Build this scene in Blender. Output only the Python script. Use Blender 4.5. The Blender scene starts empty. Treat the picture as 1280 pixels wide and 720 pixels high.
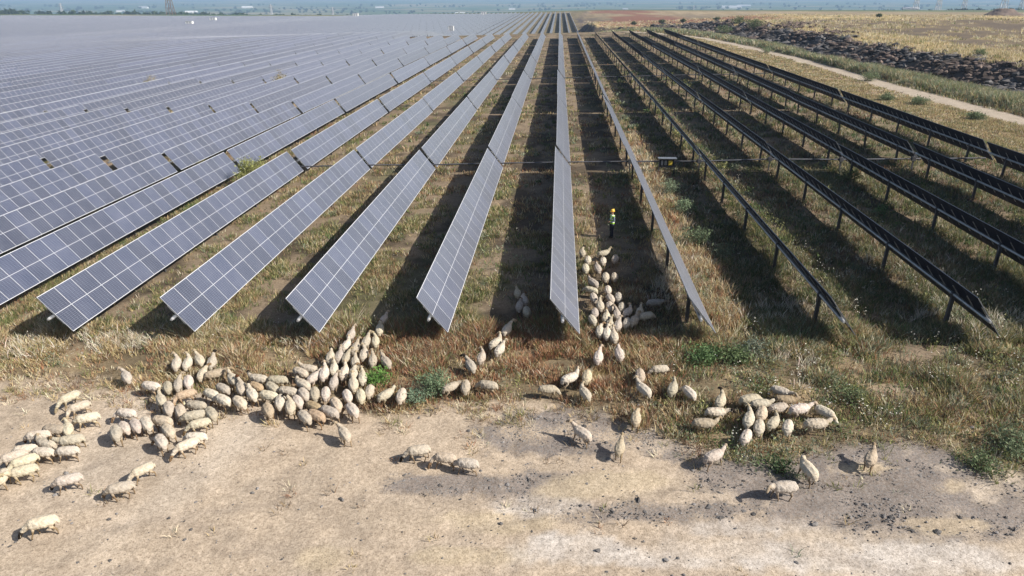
import bpy, bmesh, math, random
import numpy as np
from mathutils import Vector, Matrix
rnd = random.Random(7)
RG = np.random.default_rng(11)
R = math.radians
scene = bpy.context.scene
col = scene.collection

# ------------------------------------------------------------------ camera model (photo is 1280x720)
F, P, YW, ROLL, H = 844.1, R(23.62), R(-3.74), 0.0, 13.87
Y0, LP, SP, X0 = 25.38, 30.41, 5.6, 0.48        # first table end, table pitch, row spacing, row 0 offset
c_, s_ = math.cos(YW), math.sin(YW)
Rv = np.array([c_, -s_, 0.0]); Fh = np.array([s_, c_, 0.0]); Zv = np.array([0, 0, 1.0])
Fv = Fh * math.cos(P) - Zv * math.sin(P); Uv = Fh * math.sin(P) + Zv * math.cos(P)
cr, sr = math.cos(ROLL), math.sin(ROLL)
R2 = cr * Rv + sr * Uv; U2 = -sr * Rv + cr * Uv
CAM = np.array([0.0, 0.0, H])

def project(X, Y, Z):
    d = np.stack([np.asarray(X, float), np.asarray(Y, float), np.asarray(Z, float) - H], -1)
    z = d @ Fv
    z = np.where(np.abs(z) < 1e-3, 1e-3, z)
    return 640 + F * (d @ R2) / z, 360 - F * (d @ U2) / z, z

# ------------------------------------------------------------------ noise
def _hash(ix, iy, seed):
    h = (ix.astype(np.int64) * 374761393 + iy.astype(np.int64) * 668265263 + seed * 1442695041) & 0xffffffff
    h = ((h ^ (h >> 13)) * 1274126177) & 0xffffffff
    h = h ^ (h >> 16)
    return (h & 0xffff) / 65535.0

def vnoise(x, y, seed=0):
    ix = np.floor(x); iy = np.floor(y); fx = x - ix; fy = y - iy
    fx = fx * fx * (3 - 2 * fx); fy = fy * fy * (3 - 2 * fy)
    a = _hash(ix, iy, seed); b = _hash(ix + 1, iy, seed); c = _hash(ix, iy + 1, seed); d = _hash(ix + 1, iy + 1, seed)
    return (a * (1 - fx) + b * fx) * (1 - fy) + (c * (1 - fx) + d * fx) * fy

def fbm(x, y, scale, seed=0, octs=4):
    x = np.asarray(x, float) / scale; y = np.asarray(y, float) / scale
    t = 0; a = .5; n = 0
    for k in range(octs):
        t = t + a * vnoise(x + 17.3 * k, y - 9.1 * k, seed + k); n += a; a *= .5; x = x * 2.03; y = y * 2.03
    return t / n

def sst(a, b, x):
    t = np.clip((np.asarray(x, float) - a) / (b - a), 0, 1)
    return t * t * (3 - 2 * t)

# ------------------------------------------------------------------ terrain
FOOT = [(-40, 63), (92, 62.5), (105, 59.5), (120, 57), (135, 54.5), (150, 54.5), (180, 56), (215, 53.5), (265, 51), (300, 47), (335, 32), (352, 18), (400, 12), (700, 14), (950, 30)]
FY = np.array([a for a, b in FOOT], float); FX = np.array([b for a, b in FOOT], float)

def bank_d(X, Y):
    X = np.asarray(X, float); Y = np.asarray(Y, float)
    fx = np.interp(Y, FY, FX)
    sl = np.interp(Y, [0, 280, 318, 345, 400, 1000], [1, 1, .75, .6, .9, 1])
    return (X - fx + (fbm(X, Y, 16, 5) - .5) * 9 + (fbm(X, Y, 4, 6) - .5) * 2.5) * sl

def terrain(X, Y):
    X = np.asarray(X, float); Y = np.asarray(Y, float)
    base = 0.0284 * np.clip(X, -300, 62)
    prof = -10.4 * sst(258, 430, Y) + .5 * sst(430, 950, Y)
    kl = 1 - sst(-230, -70, X); prof = prof * (1 - kl) + kl * (-8.0 * np.clip((Y - 140) / 810, 0, 1))
    fall = -68 * sst(965, 2600, Y)
    side = -68 * sst(700, 2600, np.abs(X)) * sst(300, 900, Y)
    low = base + prof + np.minimum(fall, side)
    d = bank_d(X, Y)
    m = np.where(Y < 960, sst(0, 4.5, d), 0) * sst(0, 1, (d > 0))
    m = sst(0, 8.0, d) * (1 - sst(430, 600, Y))
    plat = 4.4 + (fbm(X, Y, 45, 9) - .5) * 2.0 + (fbm(X, Y, 7, 10) - .5) * 1.8 * (1 - sst(8, 30, X - np.interp(Y, FY, FX))) - (2.6 + 4.8 * (1 - sst(40, 130, X))) * sst(255, 400, Y) - 70 * sst(900, 2600, np.hypot(X, Y))
    z = low * (1 - m) + plat * m
    near = (1 - sst(60, 200, Y)) * (1 - m)
    z = z + near * ((fbm(X, Y, 6, 21) - .5) * .22 + (fbm(X, Y, .9, 31) - .5) * .07)
    return z

def ruts(X, Y):
    out = np.zeros_like(X)
    for cx, cy, r in ((-3.0, -16.0, 30.2), (9.0, -9.0, 24.4), (-16.0, -4.0, 19.5)):
        d = np.hypot(X - cx, Y - cy) - r
        for o in (0, 1.75): out = np.maximum(out, np.exp(-((d - o) / .2) ** 2))
    return out * (1 - sst(17.5, 20.5, Y)) * np.clip(fbm(X, Y, 3, 140) * 2 - .35, 0, 1)

def tz(x, y):
    return float(terrain(np.array([x]), np.array([y]))[0])

def unproject(u, v, dz=0.0):
    px = (u - 640) / F; py = (360 - v) / F
    d = Fv + px * R2 + py * U2
    t = (dz - H) / d[2] if d[2] < -1e-4 else 5000.0
    for _ in range(14):
        p = CAM + d * t
        zt = tz(p[0], p[1]) + dz
        if abs(zt - p[2]) < .01: break
        t += (zt - p[2]) / d[2] * .7 if d[2] < -1e-4 else 0
    p = CAM + d * t
    return p

def at_dist(u, D):
    px = (u - 640) / F
    d = Fv + px * R2; h = np.array([d[0], d[1]]); h /= np.linalg.norm(h)
    return h * D

# ------------------------------------------------------------------ mesh helpers
def np_mesh(name, V, faces_flat, sizes, mats, col_attr=None, uv=None, smooth=False, mat_idx=None):
    me = bpy.data.meshes.new(name)
    V = np.asarray(V, np.float32); faces_flat = np.asarray(faces_flat, np.int32); sizes = np.asarray(sizes, np.int32)
    me.vertices.add(len(V)); me.vertices.foreach_set('co', V.ravel())
    me.loops.add(len(faces_flat)); me.loops.foreach_set('vertex_index', faces_flat)
    me.polygons.add(len(sizes))
    st = np.zeros(len(sizes), np.int32); st[1:] = np.cumsum(sizes)[:-1]
    me.polygons.foreach_set('loop_start', st)
    me.polygons.foreach_set('use_smooth', np.full(len(sizes), bool(smooth)))
    if mat_idx is not None: me.polygons.foreach_set('material_index', np.asarray(mat_idx, np.int32))
    me.update(calc_edges=True)
    if col_attr is not None:
        a = me.color_attributes.new('Col', 'FLOAT_COLOR', 'POINT')
        C4 = np.ones((len(V), 4), np.float32); C4[:, :3] = col_attr
        a.data.foreach_set('color', C4.ravel())
    if uv is not None:
        l = me.uv_layers.new(name='UVMap'); l.data.foreach_set('uv', np.asarray(uv, np.float32).ravel())
    for m in (mats if isinstance(mats, (list, tuple)) else [mats]): me.materials.append(m)
    return me

class MB:
    """collects shapes for one mesh"""
    def __init__(s): s.V = []; s.F = []; s.UV = []; s.MI = []
    def add(s, V, F_, mi=0, uv=None):
        o = len(s.V); s.V += [tuple(map(float, v)) for v in V]
        for k, f in enumerate(F_):
            s.F.append([i + o for i in f]); s.MI.append(mi)
            s.UV.append(uv[k] if uv and uv[k] else [(0, 0)] * len(f))
    def box(s, x0, x1, y0, y1, z0, z1, mi=0):
        V = [(x0, y0, z0), (x1, y0, z0), (x1, y1, z0), (x0, y1, z0), (x0, y0, z1), (x1, y0, z1), (x1, y1, z1), (x0, y1, z1)]
        s.add(V, [(3, 2, 1, 0), (4, 5, 6, 7), (0, 1, 5, 4), (1, 2, 6, 5), (2, 3, 7, 6), (3, 0, 4, 7)], mi)
    def bar(s, a, b, r, n=6, r2=None, mi=0):
        s.loft([a, b], [r, r2 if r2 is not None else r], None, n, mi)
    def loft(s, pts, ra, rb=None, n=10, mi=0, ref=(0, 1, 0)):
        rb = ra if rb is None else rb
        pts = [Vector(p) for p in pts]; N = len(pts); V = []
        for i, p in enumerate(pts):
            t = (pts[min(i + 1, N - 1)] - pts[max(i - 1, 0)]).normalized()
            rf = Vector(ref)
            if abs(rf.dot(t)) > .95: rf = Vector((1, 0, 0)) if abs(t.x) < .9 else Vector((0, 0, 1))
            a = (rf - t * rf.dot(t)).normalized(); b = t.cross(a)
            for k in range(n):
                th = 2 * math.pi * k / n
                V.append(p + a * (ra[i] * math.cos(th)) + b * (rb[i] * math.sin(th)))
        Fs = []
        for i in range(N - 1):
            for k in range(n):
                k2 = (k + 1) % n
                Fs.append((i * n + k, i * n + k2, (i + 1) * n + k2, (i + 1) * n + k))
        Fs.append(tuple(reversed(range(n)))); Fs.append(tuple(range((N - 1) * n, N * n)))
        s.add(V, Fs, mi)
    def ball(s, c, rx, ry, rz, n=10, m=7, mi=0):
        V = []; Fs = []
        for i in range(1, m):
            ph = math.pi * i / m
            for k in range(n):
                th = 2 * math.pi * k / n
                V.append((c[0] + rx * math.sin(ph) * math.cos(th), c[1] + ry * math.sin(ph) * math.sin(th), c[2] + rz * math.cos(ph)))
        t = len(V); V.append((c[0], c[1], c[2] + rz)); b = len(V); V.append((c[0], c[1], c[2] - rz))
        for i in range(m - 2):
            for k in range(n):
                k2 = (k + 1) % n
                Fs.append((i * n + k, (i + 1) * n + k, (i + 1) * n + k2, i * n + k2))
        for k in range(n):
            k2 = (k + 1) % n
            Fs.append((t, k, k2)); Fs.append((b, (m - 2) * n + k2, (m - 2) * n + k))
        s.add(V, Fs, mi)
    def mesh(s, name, mats, smooth=False, color=None):
        flat = [i for f in s.F for i in f]
        uv = [p for u in s.UV for p in u]
        V = np.array(s.V, np.float32)
        return np_mesh(name, V, flat, [len(f) for f in s.F], mats, None if color is None else color(V), uv, smooth, s.MI)

def ob(name, data, parent=None, loc=None):
    o = bpy.data.objects.new(name, data); col.objects.link(o)
    if parent is not None: o.parent = parent
    if loc is not None: o.location = loc
    return o

def tag(o, label=None, cat=None, group=None, kind=None):
    if label: o['label'] = label
    if cat: o['category'] = cat
    if group: o['group'] = group
    if kind: o['kind'] = kind
    return o

def remesh(me, voxel, smooth_it=2):
    o = bpy.data.objects.new('tmp', me); col.objects.link(o)
    m = o.modifiers.new('r', 'REMESH'); m.mode = 'VOXEL'; m.voxel_size = voxel
    if smooth_it:
        sm = o.modifiers.new('s', 'SMOOTH'); sm.iterations = smooth_it; sm.factor = .5
    dg = bpy.context.evaluated_depsgraph_get()
    out = bpy.data.meshes.new_from_object(o.evaluated_get(dg))
    bpy.data.objects.remove(o); bpy.data.meshes.remove(me)
    out.polygons.foreach_set('use_smooth', np.ones(len(out.polygons), bool))
    return out

def verts_of(me):
    V = np.zeros(len(me.vertices) * 3, np.float32); me.vertices.foreach_get('co', V); return V.reshape(-1, 3)

def set_col(me, C):
    a = me.color_attributes.get('Col') or me.color_attributes.new('Col', 'FLOAT_COLOR', 'POINT')
    C4 = np.ones((len(C), 4), np.float32); C4[:, :3] = C
    a.data.foreach_set('color', C4.ravel())

# ------------------------------------------------------------------ materials
def new_mat(name):
    m = bpy.data.materials.new(name); m.use_nodes = True
    nt = m.node_tree; b = nt.nodes['Principled BSDF']
    return m, nt, b

def N(nt, t, **kw):
    n = nt.nodes.new(t)
    for k, v in kw.items(): setattr(n, k, v)
    return n

def math_n(nt, op, a, b=None):
    n = N(nt, 'ShaderNodeMath', operation=op)
    for i, x in enumerate((a, b)):
        if x is None: continue
        if isinstance(x, (int, float)): n.inputs[i].default_value = x
        else: nt.links.new(x, n.inputs[i])
    return n.outputs[0]

def mixc(nt, fac, a, b, mode='MIX'):
    n = N(nt, 'ShaderNodeMix', data_type='RGBA', blend_type=mode)
    for s, x in ((n.inputs[0], fac), (n.inputs[6], a), (n.inputs[7], b)):
        if isinstance(x, (int, float)): s.default_value = x
        elif isinstance(x, tuple): s.default_value = (*x, 1)
        else: nt.links.new(x, s)
    return n.outputs[2]

def noise(nt, scale, detail=4, rough=.6, vec=None):
    n = N(nt, 'ShaderNodeTexNoise'); n.inputs['Scale'].default_value = scale
    n.inputs['Detail'].default_value = detail; n.inputs['Roughness'].default_value = rough
    if vec is not None: nt.links.new(vec, n.inputs['Vector'])
    return n.outputs[0]

def ramp(nt, fac, stops):
    n = N(nt, 'ShaderNodeValToRGB'); e = n.color_ramp.elements
    while len(e) < len(stops): e.new(.5)
    for x, (p, c) in zip(e, stops): x.position = p; x.color = (*c, 1)
    nt.links.new(fac, n.inputs[0]); return n.outputs[0]

def plain(name, c, rough=.6, metal=0.0, nscale=0, amt=.3):
    m, nt, b = new_mat(name)
    b.inputs['Roughness'].default_value = rough; b.inputs['Metallic'].default_value = metal
    if nscale:
        g = N(nt, 'ShaderNodeNewGeometry')
        v = noise(nt, nscale, 5, .65, g.outputs['Position'])
        lo = tuple(x * (1 - amt) for x in c); hi = tuple(min(1, x * (1 + amt)) for x in c)
        nt.links.new(ramp(nt, v, [(.3, lo), (.7, hi)]), b.inputs['Base Color'])
    else: b.inputs['Base Color'].default_value = (*c, 1)
    return m

def vcol(name, rough=.9, translucent=0.0, obj_color=False, nscale=0, namt=.25, bump=0, bscale=60):
    m, nt, b = new_mat(name)
    a = N(nt, 'ShaderNodeAttribute', attribute_name='Col').outputs['Color']
    if obj_color:
        a = mixc(nt, 1.0, a, N(nt, 'ShaderNodeObjectInfo').outputs['Color'], 'MULTIPLY')
    tc = N(nt, 'ShaderNodeTexCoord').outputs['Object']
    if nscale:
        v = noise(nt, nscale, 5, .65, tc)
        a = mixc(nt, 1.0, a, ramp(nt, v, [(.3, (1 - namt,) * 3), (.7, (1 + namt * .4,) * 3)]), 'MULTIPLY')
    nt.links.new(a, b.inputs['Base Color'])
    b.inputs['Roughness'].default_value = rough; b.inputs['Specular IOR Level'].default_value = .2
    if bump:
        bn = N(nt, 'ShaderNodeBump'); bn.inputs['Strength'].default_value = bump; bn.inputs['Distance'].default_value = .02
        nt.links.new(noise(nt, bscale, 3, .6, tc), bn.inputs['Height']); nt.links.new(bn.outputs[0], b.inputs['Normal'])
    if translucent:
        t = N(nt, 'ShaderNodeBsdfTranslucent'); nt.links.new(a, t.inputs[0])
        mx = N(nt, 'ShaderNodeMixShader'); mx.inputs[0].default_value = translucent
        nt.links.new(b.outputs[0], mx.inputs[1]); nt.links.new(t.outputs[0], mx.inputs[2])
        nt.links.new(mx.outputs[0], nt.nodes['Material Output'].inputs[0])
    return m

M = {}
M['steel'] = plain('galvanised_steel', (.36, .37, .38), .45, .8, 3, .2)
M['darksteel'] = plain('weathered_steel', (.12, .12, .13), .55, .5, 2, .25)
M['cap'] = plain('grey_plastic', (.33, .33, .33), .5)
M['back'] = plain('module_backsheet', (.012, .014, .024), .65, 0, 0)
M['back'].node_tree.nodes['Principled BSDF'].inputs['Specular IOR Level'].default_value = .15
M['alu'] = plain('anodised_frame', (.20, .205, .215), .5, .3)
M['grass'] = vcol('grass_blades', .8, .3)
M['leaf'] = vcol('shrub_leaves', .7, .3)
M['wool'] = vcol('sheep_wool', .95, 0, True, 14, .3, .9, 45)
M['hide'] = vcol('sheep_hide', .9, 0, True, 9, .15)
M['cloth'] = vcol('worker_cloth', .85, 0, False)
M['rock'] = vcol('rock', .9, 0, False, 3, .4, .6, 12)
M['white'] = plain('painted_white', (.78, .78, .76), .5, 0, .5, .06)
M['roofred'] = plain('roof_tiles', (.32, .14, .09), .8, 0, .4, .2)
M['greyroof'] = plain('sheet_roof', (.42, .43, .45), .5, 0, .4, .15)
M['yellow'] = plain('yellow_paint', (.75, .55, .06), .5)
M['helmet'] = plain('helmet_plastic', (.70, .42, .05), .4)
M['dark'] = plain('dark_rubber', (.03, .03, .03), .6)
M['wood'] = plain('stem_wood', (.16, .11, .07), .9, 0, 6, .3)

def panel_material():
    m, nt, b = new_mat('solar_glass')
    uv = N(nt, 'ShaderNodeUVMap').outputs[0]
    sep = N(nt, 'ShaderNodeSeparateXYZ'); nt.links.new(uv, sep.inputs[0])
    U, V = sep.outputs[0], sep.outputs[1]          # U across (0..2.04 m), V along (m), module pitch 1.11
    def line(coord, period, half, off=0.0):
        x = math_n(nt, 'ADD', coord, off) if off else coord
        f = math_n(nt, 'FRACT', math_n(nt, 'DIVIDE', x, period))
        d = math_n(nt, 'MINIMUM', f, math_n(nt, 'SUBTRACT', 1.0, f))
        return math_n(nt, 'LESS_THAN', d, half / period)
    fr = math_n(nt, 'MAXIMUM', line(V, 1.10, .018), line(U, 2.04, .03))
    mid = line(U, 1.02, .014)
    cells = math_n(nt, 'MAXIMUM', line(V, 1.10 / 6, .0035), line(U, .085, .0022))
    obi = N(nt, 'ShaderNodeObjectInfo')
    vn = noise(nt, .9, 3, .5, N(nt, 'ShaderNodeNewGeometry').outputs['Position'])
    cellc = ramp(nt, vn, [(.3, (.031, .040, .076)), (.7, (.054, .063, .102))])
    k = N(nt, 'ShaderNodeMapRange'); nt.links.new(obi.outputs['Random'], k.inputs[0]); k.inputs[3].default_value = .72; k.inputs[4].default_value = 1.28
    kk = N(nt, 'ShaderNodeCombineColor'); [nt.links.new(k.outputs[0], kk.inputs[i]) for i in range(3)]
    c = mixc(nt, 1.0, cellc, kk.outputs[0], 'MULTIPLY')
    c = mixc(nt, math_n(nt, 'MULTIPLY', cells, .75), c, (.35, .36, .40))
    c = mixc(nt, math_n(nt, 'MULTIPLY', mid, .9), c, (.5, .51, .54))
    c = mixc(nt, fr, c, (.52, .53, .55))
    nt.links.new(c, b.inputs['Base Color'])
    # dust film: a thin diffuse layer over the glass
    rg = N(nt, 'ShaderNodeMapRange'); nt.links.new(vn, rg.inputs[0]); rg.inputs[3].default_value = .16; rg.inputs[4].default_value = .3
    nt.links.new(math_n(nt, 'MAXIMUM', rg.outputs[0], math_n(nt, 'MULTIPLY', fr, .45)), b.inputs['Roughness'])
    b.inputs['IOR'].default_value = 1.5
    b.inputs['Sheen Weight'].default_value = PANEL_SHEEN; b.inputs['Sheen Roughness'].default_value = .5
    return m
PANEL_SHEEN = .8
M['panel'] = panel_material()

def ground_material():
    m, nt, b = new_mat('earth')
    pos = N(nt, 'ShaderNodeNewGeometry').outputs['Position']
    a = N(nt, 'ShaderNodeAttribute', attribute_name='Col')
    far = N(nt, 'ShaderNodeAttribute', attribute_name='Far').outputs['Fac']
    peb = N(nt, 'ShaderNodeAttribute', attribute_name='Pebble').outputs['Fac']
    n1 = noise(nt, 1.6, 8, .7, pos); n2 = noise(nt, 9, 5, .65, pos)
    c = mixc(nt, 1.0, a.outputs['Color'], ramp(nt, n1, [(.28, (.72, .70, .68)), (.72, (1.18, 1.17, 1.15))]), 'MULTIPLY')
    c = mixc(nt, 1.0, c, ramp(nt, n2, [(.32, (.70, .69, .67)), (.66, (1.14, 1.14, 1.14))]), 'MULTIPLY')
    n3_ = noise(nt, 26, 3, .6, pos); c = mixc(nt, 1.0, c, ramp(nt, n3_, [(.36, (.62, .60, .58)), (.5, (1.03, 1.03, 1.03))]), 'MULTIPLY')
    vo = N(nt, 'ShaderNodeTexVoronoi'); vo.inputs['Scale'].default_value = 11; nt.links.new(pos, vo.inputs['Vector'])
    stone = math_n(nt, 'LESS_THAN', vo.outputs['Distance'], .36)
    sc = mixc(nt, noise(nt, 23, 1, .5, pos), (.10, .09, .085), (.34, .31, .28))
    c = mixc(nt, math_n(nt, 'MULTIPLY', math_n(nt, 'MULTIPLY', stone, peb), .8), c, sc)
    # far plain: patchwork of fields
    mp = N(nt, 'ShaderNodeMapping'); nt.links.new(pos, mp.inputs[0]); mp.inputs['Scale'].default_value = (1 / 420, 1 / 260, 0)
    mp.inputs['Rotation'].default_value = (0, 0, .4)
    v2 = N(nt, 'ShaderNodeTexVoronoi', distance='MANHATTAN'); v2.inputs['Scale'].default_value = 1; nt.links.new(mp.outputs[0], v2.inputs['Vector'])
    sp = N(nt, 'ShaderNodeSeparateColor'); nt.links.new(v2.outputs['Color'], sp.inputs[0])
    fields = ramp(nt, sp.outputs[0], [(0, (.045, .075, .035)), (.35, (.07, .11, .04)), (.6, (.10, .13, .06)), (.8, (.25, .21, .12)), (1, (.05, .09, .04))])
    c = mixc(nt, far, c, fields)
    nt.links.new(c, b.inputs['Base Color'])
    b.inputs['Roughness'].default_value = .95; b.inputs['Specular IOR Level'].default_value = .15
    bp = N(nt, 'ShaderNodeBump'); bp.inputs['Strength'].default_value = .6; bp.inputs['Distance'].default_value = .05
    h = math_n(nt, 'ADD', noise(nt, 5, 8, .7, pos), math_n(nt, 'MULTIPLY', math_n(nt, 'MULTIPLY', stone, peb), .5))
    nt.links.new(h, bp.inputs['Height']); nt.links.new(bp.outputs[0], b.inputs['Normal'])
    return m
M['ground'] = ground_material()

# ------------------------------------------------------------------ ground zones (albedo of the soil)
BELT_X = [-60, 0, 100, 150, 220, 300, 400, 480, 540, 580, 640, 700, 760, 800, 850, 900, 980, 1060, 1120, 1180, 1240, 1300, 1400]
BELT_Y = [470, 470, 470, 482, 490, 500, 500, 505, 500, 490, 486, 500, 505, 508, 535, 552, 562, 556, 548, 558, 580, 600, 620]
def belt_edge(X, Y, u): return np.interp(u, BELT_X, BELT_Y) + (fbm(X, Y, 3.5, 77) - .5) * 46 + (fbm(X, Y, .8, 78) - .5) * 16

def blob(u, v, cx, cy, rx, ry, n):
    d = np.hypot((u - cx) / rx, (v - cy) / ry) + (n - .5) * 1.1
    return 1 - sst(.65, 1.1, d)

TRACK = [(20, 50.5), (76, 49.1), (105, 48.2), (150, 49), (182, 47.4), (222, 43.5), (245, 37), (265, 28), (300, 19), (350, 9), (420, 8), (600, 10)]
def track_d(X, Y): return np.abs(X - np.interp(Y, [a for a, b in TRACK], [b for a, b in TRACK])) * np.interp(Y, [0, 180, 245, 320], [1, .98, .85, .8])

def lerp(a, b, t): t = np.asarray(t)[..., None]; return np.asarray(a) * (1 - t) + np.asarray(b) * t

def ground_color(X, Y):
    Z = terrain(X, Y)
    u, v, d = project(X, np.maximum(Y, 8.0), Z)
    n1 = fbm(X, Y, 2.5, 41); n2 = fbm(X, Y, 7, 51); n3 = fbm(X, Y, .9, 61); nb = np.clip((.55 * fbm(X * .5, Y, 1.6, 66) + .45 * fbm(X, Y, .55, 69) - .5) * 2.1 + .5, -.2, 1.2)
    sand = np.array((.47, .385, .295)); pale = np.array((.55, .475, .39)); grey = np.array((.245, .212, .192)); yel = np.array((.49, .405, .29)); white = np.array((.56, .51, .46))
    C = lerp(np.broadcast_to(sand, X.shape + (3,)), pale, sst(.45, .7, n2) * .7)
    C = lerp(C, (.36, .30, .235), sst(.5, .72, n1) * .5)
    G = np.zeros_like(X)
    for cx, cy, rx, ry in ((1120, 610, 190, 62), (960, 590, 130, 42), (700, 548, 120, 34), (630, 604, 190, 18), (1250, 640, 90, 40), (820, 640, 140, 18), (870, 560, 80, 22)):
        G = np.maximum(G, blob(u, v, cx, cy, rx, ry, nb))
    C = lerp(C, lerp(np.broadcast_to(grey, X.shape + (3,)), (.19, .165, .15), sst(.45, .65, n3) * .6), G * .92 * sst(.22, .48, fbm(X, Y, 1.3, 68) + .22 * sst(900, 1050, u) * (v > 540)))
    for cx, cy, rx, ry in ((770, 606, 95, 22), (580, 694, 85, 12), (620, 652, 70, 13), (400, 704, 40, 18), (1195, 656, 62, 12), (1195, 607, 30, 12), (1080, 585, 40, 8)):
        k = blob(u, v, cx, cy, rx, ry, nb); C = lerp(C, yel, k * .85); G = G * (1 - k)
    for cx, cy, rx, ry in ((900, 692, 260, 24), (1160, 700, 180, 20), (680, 632, 70, 10), (740, 690, 90, 22), (930, 660, 110, 12)):
        k = blob(u, v, cx, cy, rx, ry, nb); C = lerp(C, white, k * (.4 + .6 * sst(.35, .65, n3)) * .95); G = G * (1 - .45 * k)
    C = lerp(C, (.33, .275, .225), ruts(X, Y) * .45)      # vehicle ruts
    # vegetation belt soil
    be = belt_edge(X, Y, u)
    bm = 1 - sst(-6, 14, v - be)
    bs = lerp(np.broadcast_to(np.array((.29, .225, .14)), X.shape + (3,)), (.17, .135, .085), sst(.42, .62, n1))
    C = lerp(C, bs, bm); G = G * (1 - bm * .7)
    bare = blob(u, v, 1140, 440, 60, 26, nb) + blob(u, v, 1120, 490, 40, 14, nb)
    C = lerp(C, (.33, .26, .19), np.clip(bare, 0, 1) * .8)
    # under the rows: strips of litter and bare soil
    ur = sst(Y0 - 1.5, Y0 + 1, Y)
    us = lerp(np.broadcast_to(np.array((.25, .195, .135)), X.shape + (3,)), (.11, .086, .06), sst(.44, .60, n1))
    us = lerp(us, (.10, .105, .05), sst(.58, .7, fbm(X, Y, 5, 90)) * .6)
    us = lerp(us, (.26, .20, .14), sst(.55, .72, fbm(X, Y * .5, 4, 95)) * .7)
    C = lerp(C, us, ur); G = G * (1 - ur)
    # open ground right of the rows, track, verge, plateau
    e = sst(36.5, 40, X - 0 * Y) * (Y > 24)
    op = lerp(np.broadcast_to(np.array((.25, .195, .12)), X.shape + (3,)), (.36, .29, .20), sst(.42, .68, n2))
    C = lerp(C, op, e)
    td = track_d(X, Y)
    C = lerp(C, (.43, .37, .30), (1 - sst(1.5, 3.6, td + (n1 - .5) * 3.0 + (fbm(X, Y, 1.1, 62) - .5) * 1.6)) * (Y > 35) * (1 - .5 * sst(240, 300, Y)))
    bd = bank_d(X, Y)
    C = lerp(C, lerp(np.broadcast_to(np.array((.10, .085, .075)), X.shape + (3,)), (.22, .17, .11), sst(.45, .6, fbm(X, Y, 8, 99)) * sst(240, 300, Y)), sst(-.5, 1.5, bd) * (1 - sst(640, 900, Y)))
    gold = lerp(np.broadcast_to(np.array((.48, .375, .19)), X.shape + (3,)), (.28, .22, .13), sst(.4, .6, fbm(X, Y, 12, 101)))
    C = lerp(C, gold, sst(6.5, 8.5, bd + (n3 - .5) * 3) * (1 - .75 * sst(430, 600, Y)))
    burnt = sst(17, 24, bd + (n2 - .5) * 14) * (1 - sst(270, 320, Y + (fbm(X, Y, 30, 103) - .5) * 90)) * (1 - .25 * n1) * sst(66, 80, X)
    C = lerp(C, lerp(np.broadcast_to(np.array((.105, .085, .072)), X.shape + (3,)), (.24, .19, .12), sst(.48, .66, fbm(X, Y, 6, 104)) * .7), burnt * .92)
    red = sst(8, 12, bd) * sst(345, 370, Y) * (1 - sst(100, 135, X)) * sst(.36, .5, fbm(X, Y * .35, 40, 107))
    C = lerp(C, (.22, .10, .065), red * .9)
    farb = sst(255, 300, Y) * (1 - sst(0, 3, bd))
    C = lerp(C, (.20, .17, .09), farb * .6)
    far = sst(960, 1100, Y + .15 * np.abs(X)) * 1.0
    far = np.maximum(far, sst(760, 900, np.abs(X)) * sst(300, 500, Y))
    return C, far, G * (1 - ur)

def build_ground():
    def axis(segs, end, growth):
        xs = []; x = segs[0][0]
        for a, b, st in segs:
            n = int(round((b - a) / st)); xs += list(a + (b - a) * np.arange(n) / n)
        x = segs[-1][1]; st = segs[-1][2]
        while x < end: xs.append(x); st *= growth; x += st
        xs.append(end); return np.array(xs)
    ys = axis([(-40, 7, 6), (7, 40, .17), (40, 110, .5), (110, 480, 2.5)], 32000, 1.09)
    xr = axis([(0, 36, .2), (36, 70, .8), (70, 130, 1.0)], 32000, 1.1)
    xs = np.concatenate([-axis([(0, 36, .2), (36, 130, 1.2)], 32000, 1.1)[::-1][:-1], xr])
    Xg, Yg = np.meshgrid(xs, ys)
    X = Xg.ravel(); Y = Yg.ravel(); Z = terrain(X, Y)
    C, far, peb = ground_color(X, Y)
    near = (Y < 45)
    Z = Z + near * peb * (fbm(X, Y, .35, 131) - .5) * .08 - near * ruts(X, Y) * .05 + (Y < 24) * (fbm(X, Y, .28, 135, 2) - .5) * .03
    nx = len(xs); ny = len(ys)
    i = np.arange(nx * ny).reshape(ny, nx)
    q = np.stack([i[:-1, :-1], i[:-1, 1:], i[1:, 1:], i[1:, :-1]], -1).reshape(-1)
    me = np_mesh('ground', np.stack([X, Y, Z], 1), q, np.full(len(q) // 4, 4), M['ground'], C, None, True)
    for nm, arr in (('Far', far), ('Pebble', peb)):
        a = me.attributes.new(nm, 'FLOAT', 'POINT'); a.data.foreach_set('value', arr.astype(np.float32))
    return tag(ob('ground', me), 'dry sandy ground running out to the hazy plain', 'ground', kind='structure')
ground = build_ground()

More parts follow.
